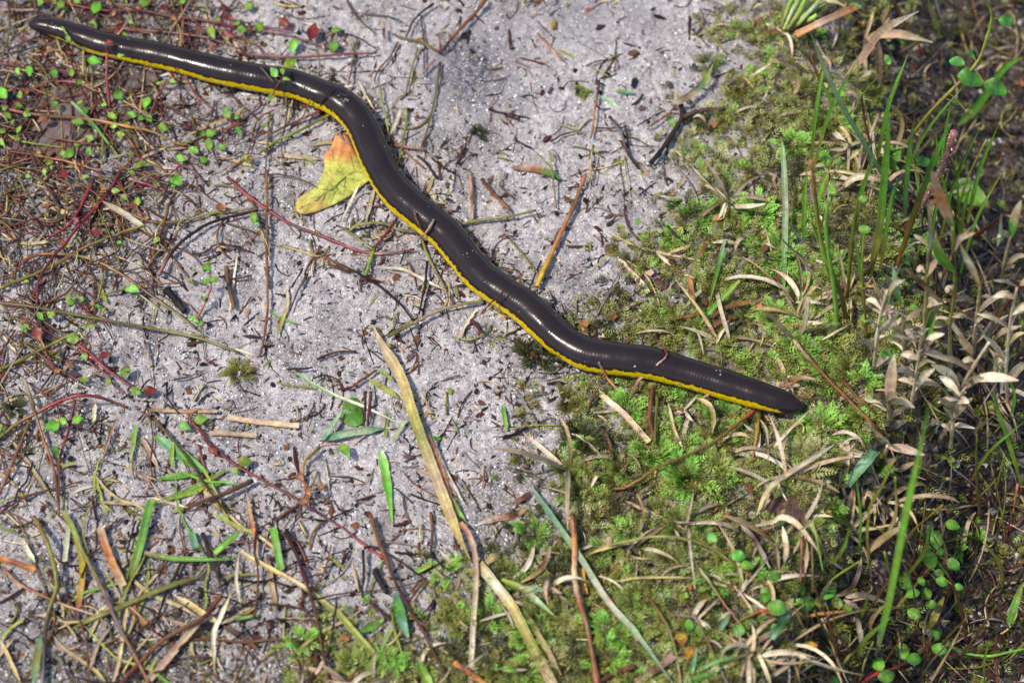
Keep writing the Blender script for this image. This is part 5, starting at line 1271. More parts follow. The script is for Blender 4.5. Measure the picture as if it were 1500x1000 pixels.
# leaves that belong to stems: (u, v, length px, colours, angle degrees, shape)
LEAVES = []
def LF(cols, *items, shape='ovate', ratio=0.66):
    for it in items:
        LEAVES.append((it[0], it[1], it[2] if len(it) > 2 else 19, cols, it[3] if len(it) > 3 else None, shape, ratio))
LF(['green', 'bgreen', 'green'], (139, 89, 27, 10), (43, 105, 20, 80), (78, 105, 22, 70), (175, 136, 26, -50), (80, 148, 22, 110), (165, 171, 20, 30), (209, 171, 20, -20), (125, 160, 22, -50), (115, 178, 24, 10),
   (130, 202, 18, 20), (242, 186, 26, 0), (282, 220, 22, 30), (306, 212, 22, 80), (325, 217, 18, 20), (300, 234, 18, 0), (265, 232, 20, 20), (310, 195, 22, -20), (350, 192, 16, 60), (214, 152, 24, -80), (192, 168, 18, 20),
   (168, 185, 16, 0), (219, 175, 18, 60), (356, 43, 20, 5), (366, 9, 20, -10), (212, 5, 22, 0), (140, 14, 28, -70), (137, 35, 17, 30), (320, 30, 13, 20), (55, 3, 20, 0), (88, 9, 20, -60), (3, 135, 26, 60), (28, 154, 18, 10), (26, 105, 14, 80),
   (382, 39, 24, -40), (489, 64, 24, -80), (429, 67, 22, -70), (100, 226, 24, -40), (205, 243, 26, -30), (257, 266, 26, -50), (372, 320, 20, 70), (376, 328, 14, 20), (253, 120, 13, 20), (231, 122, 12, 10), (150, 152, 14, 30), (178, 83, 13, -10),
   (298, 197, 16, -60), (345, 170, 14, 40), (272, 205, 16, 40))
LF(['ygreen', 'green'], (331, 165, 22, 60), (310, 49, 22, 70), (201, 294, 18, 90), (35, 479, 18, -10), (105, 496, 22, 0), (28, 137, 18, 60), (122, 522, 14, 0), (360, 676, 24, 10), (344, 690, 14, 50), (200, 574, 20, 30), (506, 660, 24, 50), (175, 197, 18, 10),
   (360, 232, 15, 60), (130, 222, 16, 60), (105, 106, 15, 90), (427, 92, 24, -30), (494, 42, 20, -35), (205, 60, 14, 20), (184, 51, 12, 30), (12, 170, 18, 45), (40, 168, 16, 20))
LF(['dred', 'red', 'rust'], (177, 39, 18, -10), (242, 10, 18, -20), (414, 32, 26, 30), (459, 45, 28, -70), (142, 340, 24, 10), (94, 256, 24, 60), (155, 519, 22, -30), (221, 572, 24, -15), (272, 187, 20, -20), (335, 51, 24, 30), (337, 27, 22, 40), (110, 322, 14, 40), (55, 490, 22, 70), (205, 233, 16, 10),
   (270, 97, 18, 0), (235, 85, 15, 20), (160, 63, 15, 0), (312, 660, 20, 60), (312, 70, 16, 20))
LF(['bgreen', 'green'], (304, 390, 22, -50), (315, 409, 18, -10), (300, 413, 16, 10), (297, 436, 12, 60), (184, 541, 24, -70), (75, 625, 26, -25), (115, 614, 18, -10), (90, 616, 16, 20), (82, 661, 18, 60), (296, 614, 24, -10), (271, 625, 22, 30), (287, 470, 14, 30), (280, 465, 12, 80), (197, 425, 22, 30), (105, 442, 18, -10), (118, 438, 14, 20),
   (400, 105, 22, 50), (414, 106, 13, 80), (420, 117, 12, 10), (397, 143, 16, -60), (177, 82, 13, 0), (100, 57, 13, 60))
LF(['brown', 'orange'], (102, 535, 15, 30), (85, 543, 12, 0), (62, 175, 20, -30), (445, 735, 16, 40), (440, 700, 16, 60), (470, 712, 14, 20), (452, 720, 14, 80), (325, 304, 22, 0), (150, 275, 16, 40))
LF(['green', 'green', 'dgreen'], (1135, 844, 24, 20), (1171, 862, 22, 70), (1215, 866, 28, -40), (1182, 885, 34, 0), (1205, 880, 24, -20), (1225, 882, 22, 30), (1140, 890, 32, 20), (1130, 872, 22, 70), (1242, 891, 18, 40), (1205, 848, 16, 60), (1122, 868, 20, 50),
   (1396, 769, 24, 20), (1371, 789, 28, 70), (1362, 818, 30, 80), (1380, 808, 16, 0), (1397, 827, 24, 40), (1381, 852, 22, 20), (1377, 838, 16, 10), (1325, 847, 32, 80), (1331, 860, 24, 50), (1338, 870, 22, -10), (1356, 867, 24, 60), (1365, 886, 20, 10), (1340, 900, 24, 30), (1377, 951, 26, 20), (1370, 926, 22, 80), (1341, 965, 26, 0), (1320, 952, 30, 60), (1300, 990, 28, -10), (1286, 970, 26, 70), (1225, 998, 24, 10), (1405, 860, 16, 10), (1350, 852, 16, 60),
   (1082, 814, 24, 10), (1095, 829, 22, 10), (1042, 787, 20, 50), (1080, 922, 24, 10), (1119, 875, 20, 0), (1010, 915, 18, 60), shape='oval', ratio=0.68)
LF(['olive', 'yellow', 'lred'], (998, 935, 22, 80), (1012, 955, 22, 10), (1317, 932, 18, 70), (1394, 717, 30, 0), (1190, 945, 18, 0), (1400, 830, 14, 30), shape='oval', ratio=0.74)
LF(['bgreen', 'green'], (1219, 276, 17, 80), (1266, 337, 18, 20), (1262, 417, 18, 60), (1267, 465, 15, 80), (1269, 486, 13, 80), (1346, 342, 22, 0), (1347, 378, 17, 70), (1361, 274, 17, 80), (1364, 706, 24, 60), (1319, 636, 20, 0), (1265, 292, 15, 0), (1210, 303, 13, 30), (1372, 322, 22, 30), (1277, 214, 20, -20), (1291, 216, 22, 40), shape='oval', ratio=0.68)
LF(['green', 'dgreen', 'green'], (1476, 30, 26, 0), (1425, 115, 46, 10), (1460, 128, 40, 20), (1400, 90, 26, 20), (1300, 88, 16, 60), (1420, 80, 18, 40), (1402, 152, 18, 30), (1420, 165, 15, 30), (1300, 520, 26, 0), (1352, 535, 20, 10), (1345, 615, 26, 10), (1360, 640, 26, -10), (1425, 575, 24, 0), (1430, 610, 26, 20), (1470, 660, 20, 40), (1465, 682, 24, 0), (1352, 237, 30, 10), (1335, 232, 20, 0), (1155, 535, 18, 60), (1290, 530, 18, 0), (1310, 540, 20, 60), shape='oval', ratio=0.66)

ORPHAN_LABELS = iter([])
def place_leaves():
    orphans = []
    for (u, v, size, cols, ang, shape, ratio) in LEAVES:
        if u < 420 and v < 480: size *= 0.86
        best = None
        for s in STEMS:
            q = smooth_path(s['px'], 8) if len(s['px']) > 2 else np.linspace(s['px'][0], s['px'][-1], 12)
            dd = np.hypot(q[:, 0] - u, q[:, 1] - v) + (0 if s['leafy'] else 1000)
            k = dd.argmin()
            if best is None or dd[k] < best[0]: best = (dd[k], s, k / (len(q) - 1))
        if ang is None: ang = rng.uniform(0, 180)
        a = math.radians(ang); du = np.array([math.cos(a), math.sin(a)]) * size / 2
        g = G(); nor = unit(np.array([rng.uniform(-.6, .6), -0.35 + rng.uniform(-.5, .5), 1.0]))
        limit = 55 if u < 700 else 75
        if best[0] < limit:
            s = best[1]; foot = s['P'][int(best[2] * (len(s['P']) - 1))]
            hz = foot[2] + rng.uniform(0.4, 2.5) * MM
            # the leaf end nearer the stem is its base
            fpx = s['px'][0] if False else None
            e1 = np.array([u, v]) - du; e2 = np.array([u, v]) + du
            def at(e, z):
                d = ray(e[0:1], e[1:2]); t = (max(z, float(W(e[0], e[1], 0.5)[0, 2])) - CAM[2]) / d[0, 2]
                return CAM + d[0] * t
            A_, B_ = at(e1, hz), at(e2, hz)
            if np.linalg.norm(B_ - foot) < np.linalg.norm(A_ - foot): A_, B_ = B_, A_
            B_ = B_ + np.array([0, 0, rng.uniform(-0.5, 1.2) * MM])
            leaf(g, A_, B_ - A_, nor, np.linalg.norm(B_ - A_) * 0.93, size * ratio * PX * 1.0, cols, shape, curl=rng.uniform(0, 0.8), fold=rng.uniform(0.05, 0.3), blotch='rust' if rng.random() < 0.12 else None)
            m_ = (foot + A_) / 2 + np.array([0, 0, 0.0006])
            lf = g.build('leaf', M_LEAF, s['root'])
            g2 = G(); tube(g2, smooth_path(np.array([foot, m_, A_]), 3), 0.00022, ['red' if u < 700 else 'olive'], sides=5)
            gm = g2.mesh('petiole', M_STEM, np.asarray(s['root'].location))
            po = D.objects.new('petiole', gm); col.objects.link(po); po.parent = lf
            s['n'] += 1
        else:
            orphans.append((u, v, size, cols, ang, shape, ratio))
    return orphans
ORPH = place_leaves()
ORPHAN_LABEL = {}

# ------------------------------------------------------------------ scatter
BODY_PX = smooth_path(np.array(SPINE, float), 6)
def off_body(u, v, m=0):
    d = np.min(np.hypot(u[:, None] - BODY_PX[None, :, 0], v[:, None] - BODY_PX[None, :, 1]) - BODY_PX[None, :, 2], axis=1)
    return d > m

def density(u, v):
    """fraction of the ground hidden by litter, as seen across the photograph"""
    wet, moss = soil_masks(u, v)
    left = sstep(470, 60, u) * sstep(460, 150, v) * 0.9
    mid = 0.55 * np.exp(-(((u - 520) / 170) ** 2 + ((v - 420) / 130) ** 2)) + 0.3
    low = sstep(720, 1000, v) * 0.7
    cl = sstep(0.42, 0.66, fbm(u / 55.0, v / 55.0, 3, 61))
    clear = 1 - 0.65 * np.exp(-(((u - 800) / 190) ** 2 + ((v - 90) / 130) ** 2))
    return np.clip((0.16 + 0.55 * cl * (0.5 + mid) + left * 0.8 + low * 0.6) * clear, 0, 1), moss, wet

def pick(n, fn, u0=-40, u1=1540, v0=-40, v1=1040, margin=None):
    us, vs_ = [], []
    k = 0
    while k < n:
        u = rng.uniform(u0, u1, 4000); v = rng.uniform(v0, v1, 4000)
        ok = rng.random(4000) < fn(u, v)
        if margin is not None: ok &= off_body(u, v, margin)
        us.append(u[ok]); vs_.append(v[ok]); k += ok.sum()
    return np.concatenate(us)[:n], np.concatenate(vs_)[:n]

OCT = np.array([[1, 0, 0], [-1, 0, 0], [0, 1, 0], [0, -1, 0], [0, 0, 1], [0, 0, -1]], float)
OCF = [(0, 2, 4), (2, 1, 4), (1, 3, 4), (3, 0, 4), (2, 0, 5), (1, 2, 5), (3, 1, 5), (0, 3, 5)]
def crumbs(name, label, u, v, size, cols, mat, flat=(1, 1, 1), lift=0.2, seed=0, jit=0.35, stretch=None):
    """many small angular crumbs in one stuff mesh"""
    n = len(u); P = W(u, v, 0)
    sz = size * PX / 2
    base = OCT[None] * (1 + jit * (rng.random((n, 6, 3)) - 0.5) * 2)
    sc = np.array(flat)[None, None, :] * sz[:, None, None] * np.ones((1, 6, 1))
    if stretch is not None: sc = sc * np.stack([stretch, np.ones(n), np.ones(n)], 1)[:, None, :]
    V = base * sc
    a = rng.uniform(0, 2 * math.pi, n); ca, sa_ = np.cos(a)[:, None], np.sin(a)[:, None]
    t = rng.normal(0, 0.35, n)[:, None]
    x, y, z = V[..., 0], V[..., 1], V[..., 2]
    z2 = z * np.cos(t) + x * np.sin(t); x2 = x * np.cos(t) - z * np.sin(t)
    V = np.stack([x2 * ca - y * sa_, x2 * sa_ + y * ca, z2], -1) + P[:, None, :]
    V[..., 2] += lift * sz[:, None] * flat[2] + 0.00005
    F = (np.array(OCF)[None] + np.arange(n)[:, None, None] * 6).reshape(-1, 3)
    me = D.meshes.new(name); me.from_pydata(V.reshape(-1, 3).tolist(), [], F.tolist())
    ca_ = me.color_attributes.new('Col', 'FLOAT_COLOR', 'POINT')
    c = np.repeat(cols, 6, 0); ca_.data.foreach_set('color', np.concatenate([c, np.ones((len(c), 1))], 1).astype(np.float32).ravel())
    me.materials.append(mat)
    o = D.objects.new(name, me); col.objects.link(o)
    return tag(o, label, None, None, 'stuff')

def colmix(names, n, p=None, var=0.25):
    A = np.stack([C(k) for k in names]); i = rng.choice(len(names), n, p=p)
    return A[i] * (1 + var * (rng.random((n, 1)) * 2 - 1))

# sand grains
SANDC = {'w': lin((232, 228, 226)), 'l': lin((208, 202, 200)), 'g': lin((162, 154, 152)), 'd': lin((84, 78, 80))}
PAL.update(SANDC)
def sandfn(u, v):
    d, m, w = density(u, v)
    return np.clip(1 - m * 0.85, 0.05, 1) * np.clip(1 - w * 0.9, 0.05, 1)
u, v = pick(52000, sandfn)
crumbs('sand_grains', 'loose pale quartz grains on the damp sand', u, v, rng.gamma(3, 0.5, len(u)) + 0.7, colmix(['w', 'l', 'g', 'd'], len(u), [0.16, 0.52, 0.26, 0.06], 0.15), M_GRAIN, lift=0.15)
# fine dark and brown litter
u, v = pick(12500, lambda a, b: (lambda r: r[0] * (1 - 0.45 * r[1]) * (1 - .5 * r[2]))(density(a, b)))
crumbs('litter_specks', 'fine dark specks of rotted litter on the sand', u, v, rng.gamma(2.2, 1.0, len(u)) + 1.0, colmix(['black', 'dbrown', 'brown', 'dred', 'grey'], len(u), [.42, .28, .14, .08, .08]), M_BIT, flat=(1.0, .8, .4), stretch=rng.gamma(2, 0.8, len(u)) + 1)
u, v = pick(6500, lambda a, b: (lambda r: np.clip(r[0] + 0.5 * r[1], 0, 1))(density(a, b)))
crumbs('litter_crumbs', 'fine brown, tan and olive plant crumbs on the ground', u, v, rng.gamma(2.2, 1.3, len(u)) + 1.2, colmix(['brown', 'tan', 'olive', 'ptan', 'rust', 'straw', 'ygreen'], len(u), [.25, .2, .17, .1, .12, .1, .06]), M_BIT, flat=(1.0, .7, .3), stretch=rng.gamma(2, 1.0, len(u)) + 1)
u, v = pick(5200, lambda a, b: density(a, b)[2])
crumbs('soil_crumbs', 'wet dark soil crumbs on the slope', u, v, rng.gamma(2.2, 2.6, len(u)) + 2, colmix(['black', 'dbrown', 'dbrown', 'grey', 'g'], len(u), [.4, .3, .15, .1, .05]), M_BIT, flat=(1, 1, .7))

def fine_tubes(name, label, n, fn, cols, wpx, lpx, mat, lift=0.5, bend=0.5, margin=2, sides=4, arch=0.0):
    """many hair-thin roots or stalks in one stuff mesh"""
    u, v = pick(n, fn, margin=margin)
    g = G()
    L_ = rng.gamma(3, lpx / 3, n); a = rng.uniform(0, 2 * math.pi, n); k = rng.normal(0, bend, n) * rng.random(n)
    m = 7
    s = np.linspace(-0.5, 0.5, m)
    ang = a[:, None] + k[:, None] * s * 2
    uu = u[:, None] + L_[:, None] * s * np.cos(ang); vv = v[:, None] + L_[:, None] * s * np.sin(ang)
    hp = lift + arch * rng.random((n, 1)) * (1 - (2 * s) ** 2)[None, :]
    P = W(uu.ravel(), vv.ravel(), hp.ravel()).reshape(n, m, 3)
    for i in range(n):
        z = P[i, :, 2]; P[i, :, 2] = np.maximum(z, np.linspace(z[0], z[-1], m))
        c = cols[rng.integers(len(cols))]
        tube(g, P[i], wpx * PX * 0.5 * rng.uniform(0.6, 1.4), [c], sides=sides)
    o = g.build(name, mat, origin=np.array([0, 0, 0.0]))
    return tag(o, label, None, None, 'stuff')

fine_tubes('root_hairs', 'hair-thin dark roots and rotted fibres over the sand', 1300, lambda a, b: np.clip(density(a, b)[0] + 0.15, 0, 1) * (1 - 0.6 * density(a, b)[1]), ['black', 'dbrown', 'brown', 'dbrown', 'grey'], 1.7, 26, M_WOOD, 0.25)
fine_tubes('litter_fibres', 'thin straw, olive and rusty plant fibres over the ground', 900, lambda a, b: np.clip(density(a, b)[0] * 0.8 + 0.35 * density(a, b)[1], 0, 1), ['tan', 'rust', 'olive', 'brown', 'grey', 'dred', 'straw', 'lolive'], 2.4, 32, M_STEM, 0.6, arch=2.0)
fine_tubes('slope_fibres', 'thin dead stalks and roots over the dark slope', 420, lambda a, b: density(a, b)[2], ['brown', 'grey', 'dred', 'olive', 'tan', 'dbrown'], 2.6, 60, M_STEM, 2.0, arch=8)

# litter pushed up against the animal's sides
k = rng.integers(30, len(BODY_PX) - 42, 1500); side = rng.choice([-1, 1], 1500)
tn = np.gradient(BODY_PX[:, :2], axis=0); tn /= np.linalg.norm(tn, axis=1, keepdims=True)
off = BODY_PX[k, 2] * 1.02 + rng.gamma(1.5, 2.5, 1500)
u = BODY_PX[k, 0] - tn[k, 1] * off * side + rng.normal(0, 3, 1500); v = BODY_PX[k, 1] + tn[k, 0] * off * side + rng.normal(0, 2, 1500)
crumbs('pushed_litter', 'crumbs and fibres pushed up against the sides of the caecilian', u, v, rng.gamma(2.2, 1.3, 1500) + 1.2, colmix(['black', 'dbrown', 'brown', 'olive', 'tan', 'g', 'l'], 1500, [.2, .22, .16, .12, .1, .1, .1]), M_BIT, flat=(1, .7, .6), stretch=rng.gamma(2, 1.2, 1500) + 1)
body = D.objects['caecilian']; bm_ = body.data
co = np.empty(len(bm_.vertices) * 3, np.float32); bm_.vertices.foreach_get('co', co); co = co.reshape(-1, 3) + np.asarray(body.location)
fl = np.empty(len(bm_.vertices), np.float32); bm_.attributes['flank'].data.foreach_get('value', fl)
top = np.where(fl > 15)[0]
dcam = co - CAM; fcam = dcam @ FWD; kpx = 1500.0 * DIST / FRAME_W
bu, bv = 750 + dcam @ RGT / fcam * kpx, 500 - dcam @ UPV / fcam * kpx
sel = list(rng.choice(top, 22))
for cu, cv, cr_, cn in ((503, 143, 8, 20), (77, 40, 6, 5), (690, 375, 12, 5), (1055, 545, 9, 5)):
    near_ = top[np.hypot(bu[top] - cu, bv[top] - cv) < cr_]
    if len(near_): sel += list(rng.choice(near_, cn))
Pb = co[sel]; nb = len(Pb); szb = (rng.gamma(3, .3, nb) + .6) * PX / 2
Vb = OCT[None] * szb[:, None, None] * (1 + .35 * (rng.random((nb, 6, 3)) - .5)) + Pb[:, None, :] 
me = D.meshes.new('stuck_grains'); me.from_pydata(Vb.reshape(-1, 3).tolist(), [], (np.array(OCF)[None] + np.arange(nb)[:, None, None] * 6).reshape(-1, 3).tolist())
ca_ = me.color_attributes.new('Col', 'FLOAT_COLOR', 'POINT'); cb = np.repeat(colmix(['w', 'l', 'g'], nb), 6, 0)
ca_.data.foreach_set('color', np.concatenate([cb, np.ones((len(cb), 1))], 1).astype(np.float32).ravel()); me.materials.append(M_GRAIN)
o = D.objects.new('stuck_grains', me); col.objects.link(o); tag(o, 'sand grains stuck to the moist skin of the caecilian', None, None, 'stuff')

# countable scraps, each its own object
def chip_geo(kind):
    g = G()
    if kind == 'flake':
        a = np.sort(rng.uniform(0, 2 * math.pi, 8)); r = rng.uniform(0.6, 1.05, 8)
        top = np.stack([np.cos(a) * r, np.sin(a) * r * 0.6, rng.uniform(-0.1, 0.25, 8)], 1)
        V = np.concatenate([top, top * [0.95, 0.95, 1] - [0, 0, .1], [[0, 0, 0.12], [0, 0, 0.0]]])
        F = [(i, (i + 1) % 8, 16) for i in range(8)] + [((i + 1) % 8 + 8, i + 8, 17) for i in range(8)] + [(i, i + 8, (i + 1) % 8 + 8, (i + 1) % 8) for i in range(8)]
        g.add(V, F, np.ones(3))
    elif kind == 'chunk':
        a = np.linspace(0, 2 * math.pi, 7)[:-1] + rng.uniform(-.3, .3, 6); V = []
        for z, s in ((-0.2, .8), (0.15, 1.0), (0.42, .6)):
            r = rng.uniform(0.65, 1.05, 6) * s
            V.append(np.stack([np.cos(a) * r, np.sin(a) * r * 0.65, z + rng.uniform(-.08, .08, 6)], 1))
        V = np.concatenate(V)
        F = [(k * 6 + i, k * 6 + (i + 1) % 6, (k + 1) * 6 + (i + 1) % 6, (k + 1) * 6 + i) for k in range(2) for i in range(6)] + [tuple(range(12, 18)), tuple(range(5, -1, -1))]
        g.add(V, F, np.ones(3))
    elif kind == 'twiglet':
        n = 6; t = np.linspace(-1, 1, n)
        P = np.stack([t, 0.06 * np.sin(t * rng.uniform(1, 3) + rng.uniform(0, 6)), 0.05 + 0.05 * rng.random(n)], 1)
        tube(g, P, 0.07 * rng.uniform(0.8, 1.5), ['w'], sides=6, rnd=0.3)
        g.c[-1] = np.ones_like(g.c[-1])
    else:
        n = 7; t = np.linspace(-1, 1, n)
        P = np.stack([t, rng.uniform(-.12, .12) * t * t, 0.1 + 0.12 * (1 - t * t) * rng.uniform(0, 1)], 1)
        ribbon(g, P, 0.24, ['w'], face=np.array([0, 0, 1.0]), prof='both', twist=rng.uniform(-.8, .8)); g.c[-1] = np.ones_like(g.c[-1])
    return g

def scraps(name, label, cat, group, kind, n, fn, size, cols, mat, hlift=0.3, margin=3):
    """individual scraps sharing a few meshes"""
    meshes = {}
    for c in cols:
        for k in range(4):
            g = chip_geo(kind); g.c = [x * C(c) for x in g.c]
            meshes[(c, k)] = g.mesh(name, mat, None, smooth=kind in ('twiglet', 'ribbon'))
    u, v = pick(n, fn, margin=margin)
    P = W(u, v, hlift)
    for i in range(n):
        c = cols[rng.integers(len(cols))]
        o = D.objects.new(name, meshes[(c, int(rng.integers(4)))]); col.objects.link(o)
        s = rng.uniform(*size) * PX / 2
        o.location = P[i]; o.scale = (s, s * rng.uniform(0.8, 1.3), s * rng.uniform(.8, 1.2))
        o.rotation_euler = (rng.normal(0, .25), rng.normal(0, .2), rng.uniform(0, 6.28))
        tag(o, label, cat, group)

sandy = lambda a, b: (lambda r: np.clip(r[0] * (1 - r[1] * 0.8) * (1 - r[2]), 0, 1))(density(a, b))
bank = lambda a, b: (lambda r: np.clip(r[1] * (1 - 0.85 * r[2]), 0, 1))(density(a, b))
scraps('litter_flake', 'small brown scrap of dead leaf lying flat on pale sand', 'leaf scrap', 'brown leaf scraps on the sand', 'flake', 230, sandy, (9, 22), ['brown', 'dbrown', 'dred', 'rust', 'purple', 'olive'], M_BIT)
scraps('charcoal_chip', 'small black angular chip lying on pale sand', 'charcoal', 'black chips on the sand', 'chunk', 190, lambda a, b: np.clip(sandy(a, b) + 0.12 * (1 - density(a, b)[1]), 0, 1), (6, 15), ['black', 'black', 'dbrown'], M_BIT)
scraps('twig_fragment', 'short dark broken bit of twig lying on pale sand', 'twig', 'broken twig bits on the sand', 'twiglet', 200, lambda a, b: np.clip(sandy(a, b) + 0.06, 0, 1) * (1 - .7 * density(a, b)[1]), (16, 46), ['black', 'dbrown', 'brown', 'dred', 'grey'], M_WOOD)
scraps('straw_fragment', 'short pale broken bit of straw lying among the litter', 'straw', 'pale straw bits in the litter', 'ribbon', 170, lambda a, b: np.clip(sandy(a, b) + 0.25 * bank(a, b), 0, 1), (16, 44), ['tan', 'straw', 'white', 'ptan', 'lolive', 'ygreen'], M_DRY)
scraps('bark_flake', 'rusty orange scrap of bark caught in moss', 'bark scrap', 'rusty scraps in the moss', 'flake', 90, bank, (10, 24), ['rust', 'orange', 'brown', 'ptan'], M_BIT, 2.0)

# named scraps that stand out
def named_scrap(name, label, cat, kind, u, v, s, c, mat, rot, sy=1.0, sz=1.0, h=0.4):
    g = chip_geo(kind); g.c = [x * C(c) for x in g.c]
    o = D.objects.new(name, g.mesh(name, mat, None, smooth=kind in ('twiglet', 'ribbon'))); col.objects.link(o)
    o.location = W(u, v, h)[0]; k = s * PX / 2; o.scale = (k, k * sy, k * sz); o.rotation_euler = (0.1, 0.1, math.radians(rot))
    return tag(o, label, cat)
named_scrap('fallen_bud', 'yellow-orange bud lying alone on the upper sand', 'bud', 'chunk', 811, 37, 26, 'yellow', M_LEAF, 80, 0.7)
named_scrap('bark_piece', 'thick rusty brown bark piece on the upper sand', 'bark', 'chunk', 928, 79, 28, 'brown', M_BIT, 12, 0.7)
named_scrap('charcoal_chip', 'tall black chip above the pale green blade', 'charcoal', 'chunk', 929, 122, 26, 'black', M_BIT, 80, 0.7)
named_scrap('charcoal_chip', 'square black chip left of the tall one', 'charcoal', 'chunk', 889, 110, 16, 'black', M_BIT, 30)
named_scrap('charcoal_chip', 'three-cornered black chip on the open upper sand', 'charcoal', 'flake', 843, 104, 15, 'black', M_BIT, 60)
named_scrap('charcoal_chip', 'hooked black flake left of green sprig on sand', 'charcoal', 'flake', 823, 130, 20, 'black', M_BIT, 20)
named_scrap('charcoal_chip', 'long black sliver near the top of the sand', 'charcoal', 'chunk', 966, 26, 26, 'black', M_BIT, -20, 0.35)
named_scrap('litter_flake', 'dark brown curled flake beneath the top edge of the sand', 'leaf scrap', 'flake', 880, 40, 26, 'dbrown', M_BIT, 30, 0.8)
named_scrap('fallen_bud', 'brown round bud left of the red leaves at the top', 'bud', 'chunk', 421, 10, 18, 'brown', M_BIT, 10)
named_scrap('fallen_bud', 'dark red bud on the upper sand', 'bud', 'chunk', 794, 136, 18, 'dred', M_BIT, 70, 0.6)
named_scrap('dry_flower', 'red-brown dried flower at the light brown twig', 'flower', 'chunk', 801, 204, 20, 'dred', M_BIT, 40)
named_scrap('fallen_bud', 'small yellow-green bud right of the broad straw', 'bud', 'chunk', 661, 574, 18, 'ygreen', M_LEAF, 100, 0.9)
named_scrap('litter_flake', 'red-brown pointed scrap above the round olive-brown leaf', 'leaf scrap', 'flake', 880, 335, 24, 'dred', M_BIT, -10, 0.8)
named_scrap('bark_flake', 'orange scrap at the edge of olive moss', 'bark scrap', 'flake', 985, 283, 24, 'orange', M_BIT, 50, 0.7)
named_scrap('leaf_scrap', 'tiny lime green scrap on sand near olive moss', 'leaf scrap', 'flake', 935, 325, 16, 'bgreen', M_LEAF, 110)
named_scrap('leaf_scrap', 'green scrap on the sand right of the broad straw', 'leaf scrap', 'flake', 641, 641, 22, 'green', M_LEAF, -20, 0.9)
named_scrap('charcoal_chip', 'black chip on clean sand left of crimson stem with orange leaves', 'charcoal', 'chunk', 92, 528, 20, 'black', M_BIT, 80)

# ------------------------------------------------------------------ moss
def frond(V, F, Cc, base, az, el0, L, wid, c0, c1, nstep=11, droop=1.1):
    """one feathery shoot: folded leaflets in pairs along an arching axis"""
    p = np.array(base, float); el = el0
    for k in range(nstep):
        t = k / (nstep - 1)
        d = np.array([math.cos(az) * math.cos(el), math.sin(az) * math.cos(el), math.sin(el)])
        s = np.array([-math.sin(az), math.cos(az), 0]); n = np.cross(d, s)
        if n[2] < 0: n = -n
        ll = wid * (0.35 + math.sin(math.pi * min(1, t * 0.8 + 0.2))) * rng.uniform(0.75, 1.2) * (1 - 0.35 * t)
        cc = (c0 * (1 - t) + c1 * t) * rng.uniform(0.8, 1.2)
        for sg in (-1, 1, 0):
            if sg == 0:
                if k % 2: continue
                ld = unit(d * 0.9 + n * 0.7 + s * rng.normal(0, .3)); sv = s
            else:
                ld = unit(d * 0.75 + s * sg * rng.uniform(0.7, 1.1) + n * rng.uniform(-.05, .5)); sv = unit(np.cross(ld, n))
            i = len(V)
            a = p; b = p + ld * ll
            m = p + ld * ll * 0.42
            V += [a, m + sv * ll * 0.17, b, m - sv * ll * 0.17]
            F += [(i, i + 1, i + 2), (i, i + 2, i + 3)]
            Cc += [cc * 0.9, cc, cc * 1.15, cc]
        p = p + d * L / nstep; el -= droop / nstep
    return

def moss_mesh(nf, L, c0, c1, spread=0.35, erect=0.9):
    V, F, Cc = [], [], []
    for _ in range(nf):
        az = rng.uniform(0, 2 * math.pi); r = L * spread * math.sqrt(rng.random())
        a2 = az + rng.normal(0, .6)
        frond(V, F, Cc, (r * math.cos(a2), r * math.sin(a2), -0.0004), az, erect * rng.uniform(0.45, 1.2), L * rng.uniform(0.65, 1.15), L * 0.24, c0, c1, 12)
    g = G(); g.add(np.array(V), F, np.clip(np.array(Cc), 0, 1))
    return g.mesh('moss_clump', M_MOSS, None, smooth=False)

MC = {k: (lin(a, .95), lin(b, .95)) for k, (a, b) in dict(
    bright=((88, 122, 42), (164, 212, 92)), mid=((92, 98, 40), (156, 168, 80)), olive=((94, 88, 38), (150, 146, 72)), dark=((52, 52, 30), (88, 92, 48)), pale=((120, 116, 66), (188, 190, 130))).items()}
MM_ = {k: [moss_mesh(int(rng.integers(15, 22)), 0.0066, *c) for _ in range(4)] for k, c in MC.items()}
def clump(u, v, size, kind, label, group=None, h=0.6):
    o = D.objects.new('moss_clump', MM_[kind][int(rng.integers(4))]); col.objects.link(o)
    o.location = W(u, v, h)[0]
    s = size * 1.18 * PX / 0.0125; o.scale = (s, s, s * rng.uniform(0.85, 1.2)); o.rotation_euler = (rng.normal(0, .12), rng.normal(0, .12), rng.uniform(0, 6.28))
    return tag(o, label, 'moss', group)

